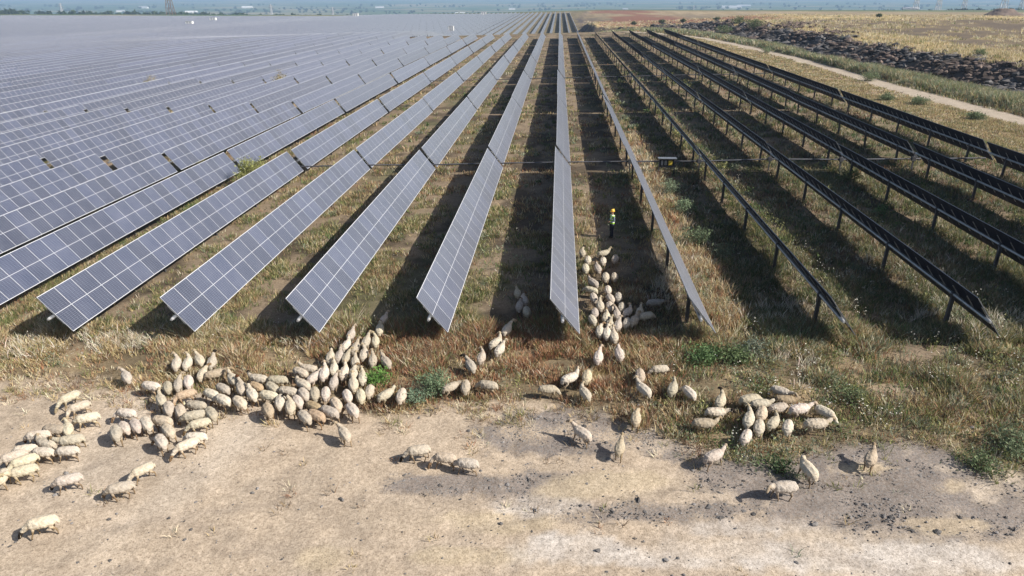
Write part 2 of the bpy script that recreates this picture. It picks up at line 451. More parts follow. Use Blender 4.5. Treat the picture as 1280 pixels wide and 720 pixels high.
# ------------------------------------------------------------------ grass and leaves
def blades(name, X, Y, Z, h, w, spread, lean, cols, nb, mat='grass', colvar=.25):
    """nb blades per tuft; each blade a bent strip of 3 triangles"""
    n = len(X) * nb
    rep = lambda a: np.repeat(np.broadcast_to(np.asarray(a, float), len(X)), nb)
    th = RG.uniform(0, 2 * np.pi, n); rr = rep(spread) * np.sqrt(RG.uniform(0, 1, n))
    bx = rep(X) + rr * np.cos(th); by = rep(Y) + rr * np.sin(th); bz = rep(Z) - .02
    hh = rep(h) * RG.uniform(.5, 1.15, n); ww = rep(w) * RG.uniform(.6, 1.3, n)
    a2 = th + RG.normal(0, .7, n); ln = rep(lean) * RG.uniform(.2, 1.3, n) * hh
    dx = np.cos(a2) * ln; dy = np.sin(a2) * ln
    fa = RG.uniform(0, np.pi, n); sx = np.cos(fa) * ww / 2; sy = np.sin(fa) * ww / 2
    V = np.empty((n, 5, 3))
    V[:, 0] = np.stack([bx - sx, by - sy, bz], 1); V[:, 1] = np.stack([bx + sx, by + sy, bz], 1)
    V[:, 2] = np.stack([bx + dx * .4 - sx * .8, by + dy * .4 - sy * .8, bz + hh * .6], 1); V[:, 3] = np.stack([bx + dx * .4 + sx * .8, by + dy * .4 + sy * .8, bz + hh * .6], 1)
    V[:, 4] = np.stack([bx + dx, by + dy, bz + hh], 1)
    C = np.repeat(np.asarray(cols, float), nb, 0) * RG.uniform(1 - colvar, 1 + colvar, (n, 1)) * RG.uniform(.93, 1.07, (n, 3))
    C5 = np.repeat(C, 5, 0)
    i = np.arange(n)[:, None] * 5
    Fq = np.concatenate([i + 0, i + 1, i + 3, i + 2, i + 2, i + 3, i + 4], 1).ravel()
    sz = np.tile([4, 3], n)
    return np_mesh(name, V.reshape(-1, 3), Fq, sz, M[mat], np.clip(C5, 0.005, .9))

STRAW = np.array((.51, .405, .225)); PALE = np.array((.66, .59, .43)); RUST = np.array((.37, .20, .115)); OLIVE = np.array((.235, .235, .095)); GREEN = np.array((.135, .20, .07)); SAGE = np.array((.25, .285, .19)); BROWN = np.array((.25, .18, .118))

def pick(n, weights, cols):
    w = np.asarray(weights, float); w = w / w.sum(-1, keepdims=True)
    cum = np.cumsum(w, -1); r = RG.uniform(0, 1, n)[:, None]
    return np.asarray(cols)[(r > cum).sum(-1).clip(0, len(cols) - 1)]

def belt_grass():
    n = 60000
    X = RG.uniform(-34, 36, n); Y = RG.uniform(13, Y0 + 2.0, n); Z = terrain(X, Y)
    u, v, d = project(X, Y, Z)
    e = belt_edge(X, Y, u)
    ins = (v < e + 4)
    bare = np.clip(blob(u, v, 1140, 440, 60, 26, fbm(X, Y, 1.6, 66)) + blob(u, v, 1120, 490, 40, 14, fbm(X, Y, 1.6, 67)), 0, 1)
    edge = sst(e - 70, e - 5, v)
    clump = np.clip((.6 * fbm(X, Y, 1.0, 201) + .4 * fbm(X, Y, 3.4, 202) - .5) * 1.5 + .5, 0, 1)
    ur = sst(0, 1250, u); rightness = sst(820, 1000, u)
    dens = (1 - .5 * edge) * (.15 + 1.35 * sst(.36, .62, clump)) * (1 - .8 * bare) * (1 - .25 * rightness * sst(415, 450, v)) * (1 - .25 * sst(1040, 1120, u) * sst(415, 440, v))
    # a trodden lane where the flock works through
    lane = np.maximum(np.exp(-((u - 440 - (440 - v) * .45) / 34) ** 2) * (v > 395), np.exp(-((u - 762) / 20) ** 2) * (v < 460))
    dens = dens * (1 - .75 * lane) * (1 - .55 * blob(u, v, 330, 492, 170, 24, clump))
    keep = ins & (RG.uniform(0, 1, n) < dens)
    X, Y, Z, u, v, e, clump = [a[keep] for a in (X, Y, Z, u, v, e, clump)]
    n = len(X); top = 1 - sst(395, 432, v); low = sst(e - 60, e, v)
    z = sst(.35, .65, fbm(X, Y, 3, 211)); z2 = fbm(X, Y, 1.7, 221)
    lf = 1 - sst(180, 420, u); mid = np.exp(-((u - 640) / 150) ** 2); rt = sst(780, 980, u)
    W = np.stack([.5 + 2.2 * lf + .7 * z + .6 * low, .25 + 1.1 * lf * (z2 > .5) + .4 * low + .2, (.8 + 3.4 * mid * (1 - z * .5)) * (1 - top * .7) * (1 - .7 * rt), .3 + 1.5 * top + 1.3 * rt * z2 + .4 * (1 - z), (.08 + .6 * top + .6 * rt * (z > .5)), .1 + 1.5 * rt * (z2 > .45), .8 + .6 * low + .5 * rt], 1)
    C = pick(n, W, [STRAW, PALE, RUST, OLIVE, GREEN, SAGE, BROWN])
    h = (.12 + .62 * clump ** 1.4) * (1 - .45 * low) * (1 + .3 * top) * (1 - .35 * rt * sst(430, 460, v)) * np.where(z2 > .6, 1.3, 1)
    me = blades('grass', X, Y, Z, h, .030, .16 + .1 * clump, .7, C, 11)
    tag(ob('grass', me), 'tall dry grass and weeds along the ends of the panel rows', 'grass', kind='stuff')
belt_grass()

def row_grass():
    n = 150000
    t = RG.uniform(0, 1, n); a, b = Y0 + .5, 260.0
    Y = 1 / ((1 - t) / a + t / b)                      # density ~ 1/Y^2
    u = RG.uniform(-0.95, .85, n); X = u * (Y + 6)
    ok = (X > -95) & (X < 37 + 3)
    X, Y = X[ok], Y[ok]; Z = terrain(X, Y)
    c = fbm(X, Y, 1.8, 301); c2 = fbm(X, Y, 6, 311)
    ph = ((X - X0) / SP) % 1.0                         # 0 under a tube
    off = ((X - X0 + SP / 2) % SP) - SP / 2; drip = np.exp(-((off - 1.1) / .55) ** 2)
    dens = (.10 + 1.2 * sst(.43, .62, c)) * (1 + .7 * drip); dens *= np.where((X > 1.0) & (X < 3.2) & (Y < 60), .6, 1)
    right = sst(4, 9, X)
    dens = dens * (.75 + 1.1 * right) + .25 * right
    k = RG.uniform(0, 1.6, len(X)) < dens
    X, Y, Z, c, c2, ph, right, drip = [q[k] for q in (X, Y, Z, c, c2, ph, right, drip)]
    n = len(X)
    g = sst(.44, .56, c2)
    W = np.stack([.9 + .8 * c, .4 + .5 * right, .5 * (1 - g), .3 + 1.1 * g + 1.2 * drip + .8 * right, .05 + .5 * g + .5 * drip + .7 * right, .1 + .9 * right * (c > .42), 1.0 * (1 - .5 * g) + .3 * right], 1)
    C = pick(n, W, [STRAW, PALE, RUST, OLIVE, GREEN, SAGE, BROWN])
    k = np.clip(Y / 30, 1, 5)
    gold = (X > X0 + SP + .5) & (X < X0 + SP + 2.7) & (Y < 75) & (RG.uniform(0, 1, n) < .7)
    C[gold] = np.array([STRAW, RUST, PALE, STRAW])[RG.integers(0, 4, gold.sum())]
    C = C * np.where(gold, 1.0, .9 - .18 * right)[:, None]
    me = blades('grass', X, Y, Z, (.12 + .28 * c + .08 * right + .08 * drip + .16 * gold), .028 * k, .16 * k, .7, C, 7)
    tag(ob('grass', me), 'low dry grass and weeds growing between the panel rows', 'grass', kind='stuff')
row_grass()

def dirt_tufts():
    n = 15000
    X = RG.uniform(-30, 32, n); Y = RG.uniform(12, 23, n); Z = terrain(X, Y)
    u, v, d = project(X, Y, Z); e = belt_edge(X, Y, u)
    D = np.zeros(n)
    for cx, cy, rx, ry, s in ((615, 515, 55, 22, 1), (590, 552, 28, 18, .8), (495, 540, 25, 15, .7), (700, 575, 20, 10, .4), (860, 520, 100, 30, .8), (960, 565, 120, 26, .8), (1000, 585, 60, 22, .6), (1240, 565, 60, 34, 1), (1150, 540, 100, 24, .7), (335, 525, 20, 12, .8), (130, 620, 30, 14, .3), (60, 600, 40, 10, .2), (60, 486, 110, 22, 1.0), (180, 500, 60, 18, .8), (300, 510, 60, 14, .6), (540, 512, 60, 12, .8), (720, 512, 60, 14, .9), (1050, 650, 30, 8, .3), (1040, 600, 60, 16, .35)):
        D = np.maximum(D, s * blob(u, v, cx, cy, rx, ry, fbm(X, Y, 1, 402)))
    D = np.maximum(D, .012)
    k = (RG.uniform(0, 1, n) < D * .8) & (v > e - 10)
    X, Y, Z, u = X[k], Y[k], Z[k], u[k]; n = len(X); rt = sst(780, 960, u)
    C = pick(n, np.stack([.7 + 0 * X, .5 + 0 * X, .3 * (1 - rt), .3 + rt, .2 * rt, .8 * rt, .9 + 0 * X], 1), [STRAW, PALE, RUST, OLIVE, GREEN, SAGE, BROWN])
    me = blades('grass', X, Y, Z, RG.uniform(.08, .3, n), .022, .14, 1.1, C, 12)
    tag(ob('grass', me), 'sparse dead tufts scattered on the bare dirt', 'grass', kind='stuff')
dirt_tufts()

def verge_grass():
    n = 52000
    Y = 1 / RG.uniform(1 / 330, 1 / 55, n); off = RG.uniform(0, 1, n)
    foot = np.interp(Y, FY, FX); tr = np.interp(Y, [a for a, b in TRACK], [b for a, b in TRACK])
    X = tr + 1.9 + off * (foot - tr - 2.2)
    s2 = RG.uniform(0, 1, n) < .42                     # strip between the last row and the track
    X = np.where(s2, 36.6 + RG.uniform(0, 1, n) * np.maximum(tr - 1.8 - 36.6, .5), X)
    Z = terrain(X, Y); c = fbm(X, Y, 4, 501)
    tall = sst(.25, .7, 1 - np.abs(off * 2 - .75)) * ~s2
    k = RG.uniform(0, 1, n) < np.where(s2, .25 + .75 * sst(.44, .58, c), .5 + .5 * tall)
    X, Y, Z, c, tall, s2 = [q[k] for q in (X, Y, Z, c, tall, s2)]; n = len(X)
    W = np.stack([.5 + .8 * s2, .35 + 0 * c, 0 * c + .05, .5 + .4 * c, .25 * tall, 1.8 * tall + .15, .3 + .3 * s2], 1)
    C = pick(n, W, [STRAW, PALE, RUST, OLIVE, GREEN, SAGE, BROWN])
    kk = np.clip(Y / 45, 1, 6)
    me = blades('grass', X, Y, Z, (.25 + 1.0 * tall * (.5 + c)), .035 * kk, .35 * kk ** .6, .5, C, 8)
    tag(ob('grass', me), 'grey green weeds along the dirt track below the rubble bank', 'grass', kind='stuff')
    n = 42000
    Y = 1 / RG.uniform(1 / 640, 1 / 70, n); X = np.interp(Y, FY, FX) + 5 + RG.uniform(0, 1, n) ** 1.5 * np.clip(Y * .9, 60, 300)
    Z = terrain(X, Y); bd = bank_d(X, Y)
    u, v, d = project(X, Y, Z)
    C0, _, _ = ground_color(X, Y)
    k = (bd > 4.0 + 4 * fbm(X, Y, 5, 646)) & (u < 1330) & (C0[:, 0] > .19)
    X, Y, Z = X[k], Y[k], Z[k]; n = len(X)
    C = pick(n, np.tile([1.3, .5, .12, .2, .05], (n, 1)), [np.array((.56, .465, .275)), PALE, BROWN, OLIVE, GREEN])
    kk = np.clip(Y / 60, 1, 5)
    me = blades('grass', X, Y, Z, RG.uniform(.25, .6, n) * kk ** .3, .04 * kk, .3 * kk ** .7, .6, C, 7)
    tag(ob('grass', me), 'golden dry grass on the plateau above the rubble bank', 'grass', kind='stuff')
verge_grass()

def thistles():
    n = 1500
    pts = []
    for cx, cy, rx, ry, k in ((160, 428, 55, 14, 70), (25, 437, 40, 16, 50), (265, 415, 60, 12, 30), (345, 425, 60, 16, 30), (565, 412, 40, 10, 20), (960, 400, 50, 16, 40), (985, 450, 60, 30, 30), (1240, 410, 50, 18, 60), (1000, 385, 40, 14, 30), (830, 345, 16, 36, 60), (850, 330, 30, 50, 50), (1180, 395, 60, 16, 40), (1150, 330, 60, 40, 40), (1060, 300, 60, 40, 30), (815, 260, 12, 40, 30)):
        for _ in range(k): pts.append(unproject(rnd.gauss(cx, rx * .5), rnd.gauss(cy, ry * .5)))
    A = np.array(pts)
    C = np.tile([.68, .62, .50], (len(A), 1))
    me = blades('dry_thistles', A[:, 0], A[:, 1], A[:, 2], RG.uniform(.3, .6, len(A)), .03, .12, .8, C, 10)
    tag(ob('thistle_undergrowth', me), 'bleached white dead thistles standing among the grass', 'thistles', kind='stuff')
thistles()

def leafy_weeds():
    n = 9500
    X = RG.uniform(-34, 40, n); t = RG.uniform(0, 1, n); Y = 1 / ((1 - t) / 15 + t / 130); Z = terrain(X, Y)
    u, v, d = project(X, Y, Z); e = belt_edge(X, Y, u); c = fbm(X, Y, 2.6, 551); rt = sst(740, 960, u)
    off = ((X - X0 + SP / 2) % SP) - SP / 2
    dens = np.where(Y > Y0, .2 + .75 * sst(3, 8, X), .06 + .8 * rt + .22 * (1 - sst(395, 425, v))) * (sst(.42, .6, c) * 1.3 + .2 * rt)
    k = (v < e + 18 * rt + 2) & (RG.uniform(0, 1, n) < dens) & ((Y < Y0) | (np.abs(off) > .3))
    X, Y, Z, c, rt = [q[k] for q in (X, Y, Z, c, rt)]; n = len(X); m = 34
    sz = RG.uniform(.08, .26, n) * (1 + .3 * rt); hh = RG.uniform(.15, .5, n)
    g = RG.normal(0, 1, (n, m, 3)) * np.stack([sz, sz, hh * .35], 1)[:, None]
    P_ = np.stack([X, Y, Z], 1)[:, None] + g + np.stack([0 * X, 0 * X, hh * .6], 1)[:, None]
    P_[..., 2] = np.maximum(P_[..., 2], Z[:, None] + .02)
    base = pick(n, np.tile([1, 1, .8, .7, .5], (n, 1)), [OLIVE, SAGE, GREEN * .8, SAGE * .75, OLIVE * 1.3])
    C = base[:, None] * RG.uniform(.65, 1.25, (n, m, 1))
    P3 = P_.reshape(-1, 3); q = len(P3)
    a = RG.normal(0, 1, (q, 3)); a[:, 2] = np.abs(a[:, 2]) + .3; a /= np.linalg.norm(a, axis=1)[:, None]; b = np.cross(a, RG.normal(0, 1, (q, 3))); b /= np.linalg.norm(b, axis=1)[:, None]
    s = RG.uniform(.03, .075, q)[:, None] * np.clip(np.repeat(Y, m) / 30, 1, 3)[:, None]
    V = np.stack([P3 - a * s, P3 + b * s * .35, P3 + a * s, P3 - b * s * .35], 1).reshape(-1, 3)
    me = np_mesh('leafy_undergrowth', V, np.arange(4 * q), np.full(q, 4), M['leaf'], np.repeat(C.reshape(-1, 3), 4, 0))
    tag(ob('leafy_undergrowth', me), 'patchy olive and grey green leafy weeds among the grass', 'weeds', kind='stuff')
leafy_weeds()

def wildflowers():
    n = 16000
    X = RG.uniform(-30, 40, n); t = RG.uniform(0, 1, n); Y = 1 / ((1 - t) / 17 + t / 95); Z = terrain(X, Y)
    u, v, d = project(X, Y, Z); c = fbm(X, Y, 1.7, 571)
    dens = np.where(Y > Y0, .02 + .5 * sst(6, 10, X) * sst(.5, .62, c), (.02 + .35 * (1 - sst(200, 400, u)) * (1 - sst(440, 470, v)) + .30 * sst(800, 980, u)) * sst(.5, .62, c))
    k = (v < belt_edge(X, Y, u) - 8) & (RG.uniform(0, 1, n) < dens)
    X, Y, Z = X[k], Y[k], Z[k]; n = len(X); m = 4
    P_ = (np.stack([X, Y, Z + RG.uniform(.25, .6, n)], 1)[:, None] + RG.normal(0, .09, (n, m, 3))).reshape(-1, 3)
    a = RG.normal(0, 1, (n * m, 3)); a[:, 2] *= .4; a /= np.linalg.norm(a, axis=1)[:, None]; b = np.cross(a, [0, 0, 1.0]) + 1e-4; b /= np.linalg.norm(b, axis=1)[:, None]
    s = RG.uniform(.015, .035, n * m)[:, None]
    V = np.stack([P_ - a * s, P_ + b * s, P_ + a * s, P_ - b * s], 1).reshape(-1, 3)
    me = np_mesh('flower_undergrowth', V, np.arange(4 * n * m), np.full(n * m, 4), M['leaf'], np.tile([.74, .70, .60], (4 * n * m, 1)))
    tag(ob('flower_undergrowth', me), 'scattered pale seed heads and white umbel flowers in the weeds', 'wildflowers', kind='stuff')
wildflowers()

# ------------------------------------------------------------------ stones
ICO = None
def ico():
    bm = bmesh.new(); bmesh.ops.create_icosphere(bm, subdivisions=1, radius=1); 
    V = np.array([v.co[:] for v in bm.verts]); Fc = np.array([[v.index for v in f.verts] for f in bm.faces]); bm.free(); return V, Fc
ICO = ico()
def stones(name, X, Y, Z, s, cols, flat=.65, sub=1, mat='rock'):
    V0, F0 = ICO; n = len(X); m = len(V0)
    jit = RG.uniform(.62, 1.25, (n, m, 1)); S = np.asarray(s)[:, None, None] * jit * V0[None] * np.stack([RG.uniform(.8, 1.3, n), RG.uniform(.7, 1.1, n), np.full(n, flat) * RG.uniform(.7, 1.2, n)], 1)[:, None, :]
    a = RG.uniform(0, 6.28, n)[:, None]; x = S[..., 0] * np.cos(a) - S[..., 1] * np.sin(a); y = S[..., 0] * np.sin(a) + S[..., 1] * np.cos(a)
    V = np.stack([x + X[:, None], y + Y[:, None], S[..., 2] + Z[:, None]], -1).reshape(-1, 3)
    Fc = (F0[None] + (np.arange(n) * m)[:, None, None]).reshape(-1)
    return np_mesh(name, V, Fc, np.full(len(Fc) // 3, 3), M[mat], np.repeat(cols, m, 0))

def gravel():
    n = 110000
    X = RG.uniform(-24, 28, n); Y = RG.uniform(9.5, 22, n)
    C, far, peb = ground_color(X, Y)
    cl = fbm(X, Y, .8, 611)
    k = RG.uniform(0, 1, n) < (peb * .8 * sst(.38, .6, cl) + .018 + .06 * sst(.57, .7, cl))
    X, Y, peb = X[k], Y[k], peb[k]; n = len(X); Z = terrain(X, Y)
    s = RG.lognormal(-4.05, .6, n).clip(.008, .12)
    g = RG.uniform(.08, .26, (n, 1)) * np.array([[1, .93, .88]])
    tag(ob('gravel', stones('gravel', X, Y, Z, s, g)), 'loose dark stones strewn over the bare dirt', 'gravel', kind='stuff')
gravel()

def rubble():
    n = 19000
    Y = 1 / RG.uniform(1 / 350, 1 / 70, n); X = np.interp(Y, FY, FX) + RG.uniform(-2.5, 12, n) * np.interp(Y, [0, 290, 345], [1, 1, 1.6])
    bd = bank_d(X, Y); k = (bd > -.8 + RG.normal(0, .4, n)) & (bd < 8.4 + RG.normal(0, 1.0, n)) & (RG.uniform(0, 1, n) < .45 + 1.3 * sst(.42, .58, fbm(X, Y, 4, 645)))
    X, Y = X[k], Y[k]; n = len(X); Z = terrain(X, Y)
    s = RG.lognormal(-1.5, .62, n).clip(.08, .9) * np.clip(Y / 120, 1, 1.8)
    C = RG.uniform(.045, .185, (n, 1)) ** 1.1 * np.where(fbm(X, Y, 5, 640)[:, None] > .55, np.array([[1.15, .88, .74]]), np.array([[1, .94, .92]])) * (1 + .6 * (RG.uniform(0, 1, (n, 1)) > .9))
    hx, hy, hs, hc = [], [], [], []
    for cu, cv, rx, ry, k_ in ((1012, 44, 26, 3, 160), (1050, 42, 18, 2.5, 90), (985, 34, 30, 4, 260), (935, 33, 24, 4, 160), (1075, 60, 22, 3, 60), (890, 31, 40, 3, 120), (1110, 66, 20, 3, 50)):
        for _ in range(k_):
            p = unproject(rnd.gauss(cu, rx * .5), rnd.gauss(cv, ry * .5)); hx.append(p[0]); hy.append(p[1])
    hx = np.array(hx); hy = np.array(hy); m_ = len(hx)
    X = np.concatenate([X, hx]); Y = np.concatenate([Y, hy]); Z = np.concatenate([Z, terrain(hx, hy) + RG.uniform(0, .5, m_)])
    s = np.concatenate([s, RG.uniform(.25, .8, m_)]); C = np.concatenate([C, RG.uniform(.05, .16, (m_, 1)) * np.array([[1.2, .9, .75]])])
    tag(ob('rubble', stones('rubble', X, Y, Z, s, C)), 'dark heaped rocks forming the bank beyond the track', 'rubble', kind='stuff')
rubble()

# ------------------------------------------------------------------ solar tables
TILT = R(52.5); TUBE_Z = 1.45; MOD_W, MOD_P, NMOD = 2.04, 1.10, 27
OFF = .11
def panel_shape(mb, y0, y1, v0=0.0, mid=True):
    """a tilted slab in table space: front glass, thin edge, dark back"""
    ca, sa = math.cos(TILT), math.sin(TILT)
    def pt(a, b, y): return (a * ca + b * sa, y, TUBE_Z - a * sa + b * ca)
    h = MOD_W / 2; t0, t1 = OFF, OFF + .035
    V = [pt(-h, t1, y0), pt(h, t1, y0), pt(h, t1, y1), pt(-h, t1, y1), pt(-h, t0, y0), pt(h, t0, y0), pt(h, t0, y1), pt(-h, t0, y1)]
    w = y1 - y0
    mb.add(V, [(0, 1, 2, 3)], 0, [[(0, v0), (MOD_W, v0), (MOD_W, v0 + w), (0, v0 + w)]])
    mb.add(V, [(7, 6, 5, 4)], 1); mb.add(V, [(0, 4, 5, 1), (1, 5, 6, 2), (2, 6, 7, 3), (3, 7, 4, 0)], 2)
PM = [M['panel'], M['back'], M['alu']]
def mesh_module():
    mb = MB(); panel_shape(mb, 0.005, MOD_P - 0.005, 0.005)
    return mb.mesh('solar_module', PM)
def mesh_array():
    mb = MB()
    for k in range(NMOD): panel_shape(mb, k * MOD_P + 0.005, (k + 1) * MOD_P - 0.005, 0.005)
    return mb.mesh('panel_array', PM)
LT = NMOD * MOD_P
def mesh_tube():
    mb = MB(); mb.loft([(0, -.22, TUBE_Z), (0, LT + .2, TUBE_Z)], [.075, .075], None, 8, 0, (1, 0, 0))
    ca, sa = math.cos(TILT), math.sin(TILT)
    for k in range(NMOD + 1):                            # purlin clamps under the module joints
        y = min(max(k * MOD_P, .03), LT - .03)
        a = .55
        P0 = (-a * ca + .085 * sa, y, TUBE_Z + a * sa + .085 * ca); P1 = (a * ca + .085 * sa, y, TUBE_Z - a * sa + .085 * ca)
        mb.bar(P0, P1, .022, 4)
    return mb.mesh('torque_tube', [M['steel']])
def mesh_post():
    mb = MB()
    mb.box(-.07, .07, -.012, .012, -.6, 1.36); mb.box(-.075, -.06, -.06, .06, -.6, 1.36); mb.box(.06, .075, -.06, .06, -.6, 1.36)
    mb.box(-.11, .11, -.05, .05, 1.34, 1.375); 
    mb.loft([(0, -.055, TUBE_Z), (0, .055, TUBE_Z)], [.12, .12], None, 10, 0, (1, 0, 0))
    return mb.mesh('post', [M['darksteel']])
def mesh_cap():
    mb = MB(); mb.loft([(0, -.30, TUBE_Z), (0, -.18, TUBE_Z)], [.06, .075], None, 10, 0, (1, 0, 0))
    mb.loft([(0, -.34, TUBE_Z), (0, -.30, TUBE_Z)], [.05, .05], None, 8, 0, (1, 0, 0))
    return mb.mesh('end_cap', [M['cap']])
ME = dict(module=mesh_module(), array=mesh_array(), tube=mesh_tube(), post=mesh_post(), cap=mesh_cap())
POST_Y = (2.4, 8.7, 15.0, 21.3, 27.6)

ORD = ['zeroth', 'first', 'second', 'third', 'fourth', 'fifth', 'sixth', 'seventh', 'eighth', 'ninth', 'tenth', 'eleventh', 'twelfth', 'thirteenth', 'fourteenth', 'fifteenth', 'sixteenth', 'seventeenth', 'eighteenth', 'nineteenth', 'twentieth']
TENS = {2: 'twenty', 3: 'thirty', 4: 'forty', 5: 'fifty', 6: 'sixty', 7: 'seventy', 8: 'eighty', 9: 'ninety'}
def ordw(n):
    if n <= 20: return ORD[n]
    t, u = divmod(n, 10)
    return {2: 'twentieth', 3: 'thirtieth', 4: 'fortieth', 5: 'fiftieth', 6: 'sixtieth', 7: 'seventieth', 8: 'eightieth', 9: 'ninetieth'}[t] if u == 0 else TENS[t] + '-' + ORD[u]

# block structure along Y: list of table start positions
starts1 = [Y0 + LP * t for t in range(7)]                     # 25..240
starts2 = [262 + LP * t for t in range(5)]                    # dip behind the crest
starts3 = [432 + LP * t for t in range(16)]
all_tables = []
for k in range(-175, 7):
    x = X0 + k * SP
    for t, y in enumerate(starts1): all_tables.append((k, t, x, y))
    if k <= -10:
        for t in range(7, 30): all_tables.append((k, t, x, Y0 + LP * t))
    elif k <= 2:
        for t, y in enumerate(starts2 + starts3):
            if y < 420: continue                              # hidden in the dip
            if y > 640 and abs(x) > 640: continue
            all_tables.append((k, 7 + t, x, y))
vis = []
for k, t, x, y in all_tables:
    zz = tz(x, y + 15)
    pts = np.array([(x - .62, y, zz + 2.3), (x + .62, y, zz + .65), (x - .62, y + LT, zz + 2.3), (x + .62, y + LT, zz + .65)])
    u, v, d = project(pts[:, 0], pts[:, 1], pts[:, 2])
    if d.min() < 1 or u.max() < -5 or u.min() > 1290 or v.max() < 0: continue
    ur = np.clip(u, 0, 1280); q = [0, 1, 3, 2]
    area = .5 * abs(sum(ur[q[i]] * v[q[(i + 1) % 4]] - ur[q[(i + 1) % 4]] * v[q[i]] for i in range(4)))
    hgt = 0.0
    if k > 0: area = max(area, (abs(u[0] - u[2]) + abs(v[0] - v[2])) * F * .9 / d.mean() * .5)
    if k < -10: area *= .8
    vis.append((area, k, t, x, y))
vis.sort(reverse=True)
things = vis[:296]; rest = vis[296:]
near_set = set((k, t) for _, k, t, x, y in things if t <= 1 or (t == 2 and -4 <= k <= 3))

def table_label(k, t):
    row = '%s row %s of the worker' % (ordw(k if k > 0 else 1 - k), 'right' if k > 0 else 'left')
    look = 'blue table' if k <= 0 else ('edge-on grey table' if k == 1 else 'dark-backed table')
    return '%s %s, %s' % (look, 'at the front' if t == 0 else '%s from the front' % ordw(t + 1), row)

def make_table(k, t, x, y, detail):
    z0, z1 = tz(x, y), tz(x, y + LT)
    r = ob('solar_table', None); r.empty_display_size = .3
    r.location = (x, y, z0); r.rotation_euler = (math.atan2(z1 - z0, LT), R(rnd.gauss(0, 1.0)), R(rnd.gauss(0, .12)))
    tag(r, table_label(k, t), 'solar table', 'rows of tilted solar tables')
    ob('torque_tube', ME['tube'], r)
    if detail:
        for i in range(NMOD): ob('solar_module', ME['module'], r, (0, i * MOD_P, 0))
    else: ob('panel_array', ME['array'], r)
    if t <= 3 or k > 0:
        for py in POST_Y: ob('post', ME['post'], r, (0, py, 0))
    if t == 0: ob('end_cap', ME['cap'], r)
for _, k, t, x, y in things: make_table(k, t, x, y, (k, t) in near_set)

def far_tables():
    V = []; Fl = []; UV = []; MI = []
    ca, sa = math.cos(TILT), math.sin(TILT); h = MOD_W / 2
    base = np.array([(x, y) for _, k, t, x, y in rest])
    za = terrain(base[:, 0], base[:, 1]); zb = terrain(base[:, 0], base[:, 1] + LT)
    for (x, y), z0, z1 in zip(base, za, zb):
        o = len(V)
        for (a, b) in ((-h, OFF + .035), (h, OFF + .035), (h, OFF), (-h, OFF)):
            for yy, zz in ((0, z0), (LT, z1)): V.append((x + a * ca + b * sa, y + yy, zz + TUBE_Z - a * sa + b * ca))
        # order: 0,1 high front; 2,3 low front; 4,5 low back; 6,7 high back
        for f, uv, mi in (((0, 2, 3, 1), [(0, 0), (MOD_W, 0), (MOD_W, LT), (0, LT)], 0), ((6, 7, 5, 4), None, 1), ((0, 1, 7, 6), None, 2), ((2, 4, 5, 3), None, 2), ((0, 6, 4, 2), None, 2), ((1, 3, 5, 7), None, 2)):
            Fl += [i + o for i in f]; UV += uv or [(0, 0)] * 4; MI.append(mi)
        for py in POST_Y:
            o = len(V); zz = z0 + (z1 - z0) * py / LT
            for dx, dy in ((-.07, -.06), (.07, -.06), (.07, .06), (-.07, .06)):
                V.append((x + dx, y + py + dy, zz - .3)); V.append((x + dx, y + py + dy, zz + TUBE_Z))
            for q in range(4):
                q2 = (q + 1) % 4; Fl += [o + 2 * q, o + 2 * q2, o + 2 * q2 + 1, o + 2 * q + 1]; UV += [(0, 0)] * 4; MI.append(3)
    me = np_mesh('solar_panel_field', V, Fl, np.full(len(Fl) // 4, 4), PM + [M['darksteel']], None, UV, False, MI)
    tag(ob('solar_panel_field', me), 'distant rows of blue grey solar tables filling the plain', 'solar field', kind='stuff')
far_tables()

# drive shafts linking neighbouring rows through the gaps between tables
def shaft_mesh():
    mb = MB(); mb.bar((.12, 0, 0), (SP - .12, 0, 0), .055, 8); return mb.mesh('drive_shaft', [M['darksteel']])
def gear_mesh():
    mb = MB(); mb.box(-.14, .14, -.12, .12, -.16, .16); mb.loft([(-.22, 0, 0), (.22, 0, 0)], [.085, .085], None, 8)
    mb.box(-.05, .05, -.05, .05, -1.3, -.16); mb.bar((0, 0, .1), (0, 0, .5), .05, 6)
    mb.bar((.1, 0, 0), (.55, 0, .02), .03, 6)
    return mb.mesh('gearbox', [M['darksteel']])
SM, GM = shaft_mesh(), gear_mesh()
for gap in (0, 2):
    for k in range(-4, 6):
        x = X0 + k * SP; y = Y0 + LP * (gap + 1) - .32; z = tz(x, y) + .98; z2 = tz(x + SP, y) + .98
        o = ob('drive_shaft', SM); o.location = (x, y, z); o.rotation_euler = (0, -math.atan2(z2 - z, SP), 0)
        where = 'behind the worker' if k == 0 else 'between %s and %s rows %s of worker' % (ordw(k if k > 0 else -k), ordw(k + 1 if k > 0 else 1 - k), 'right' if k > 0 else 'left')
        tag(o, 'steel drive shaft at %s gap, %s' % ('first' if gap == 0 else 'third', where), 'drive shaft', 'drive shafts linking the panel rows')
        ob('gearbox', GM, o)

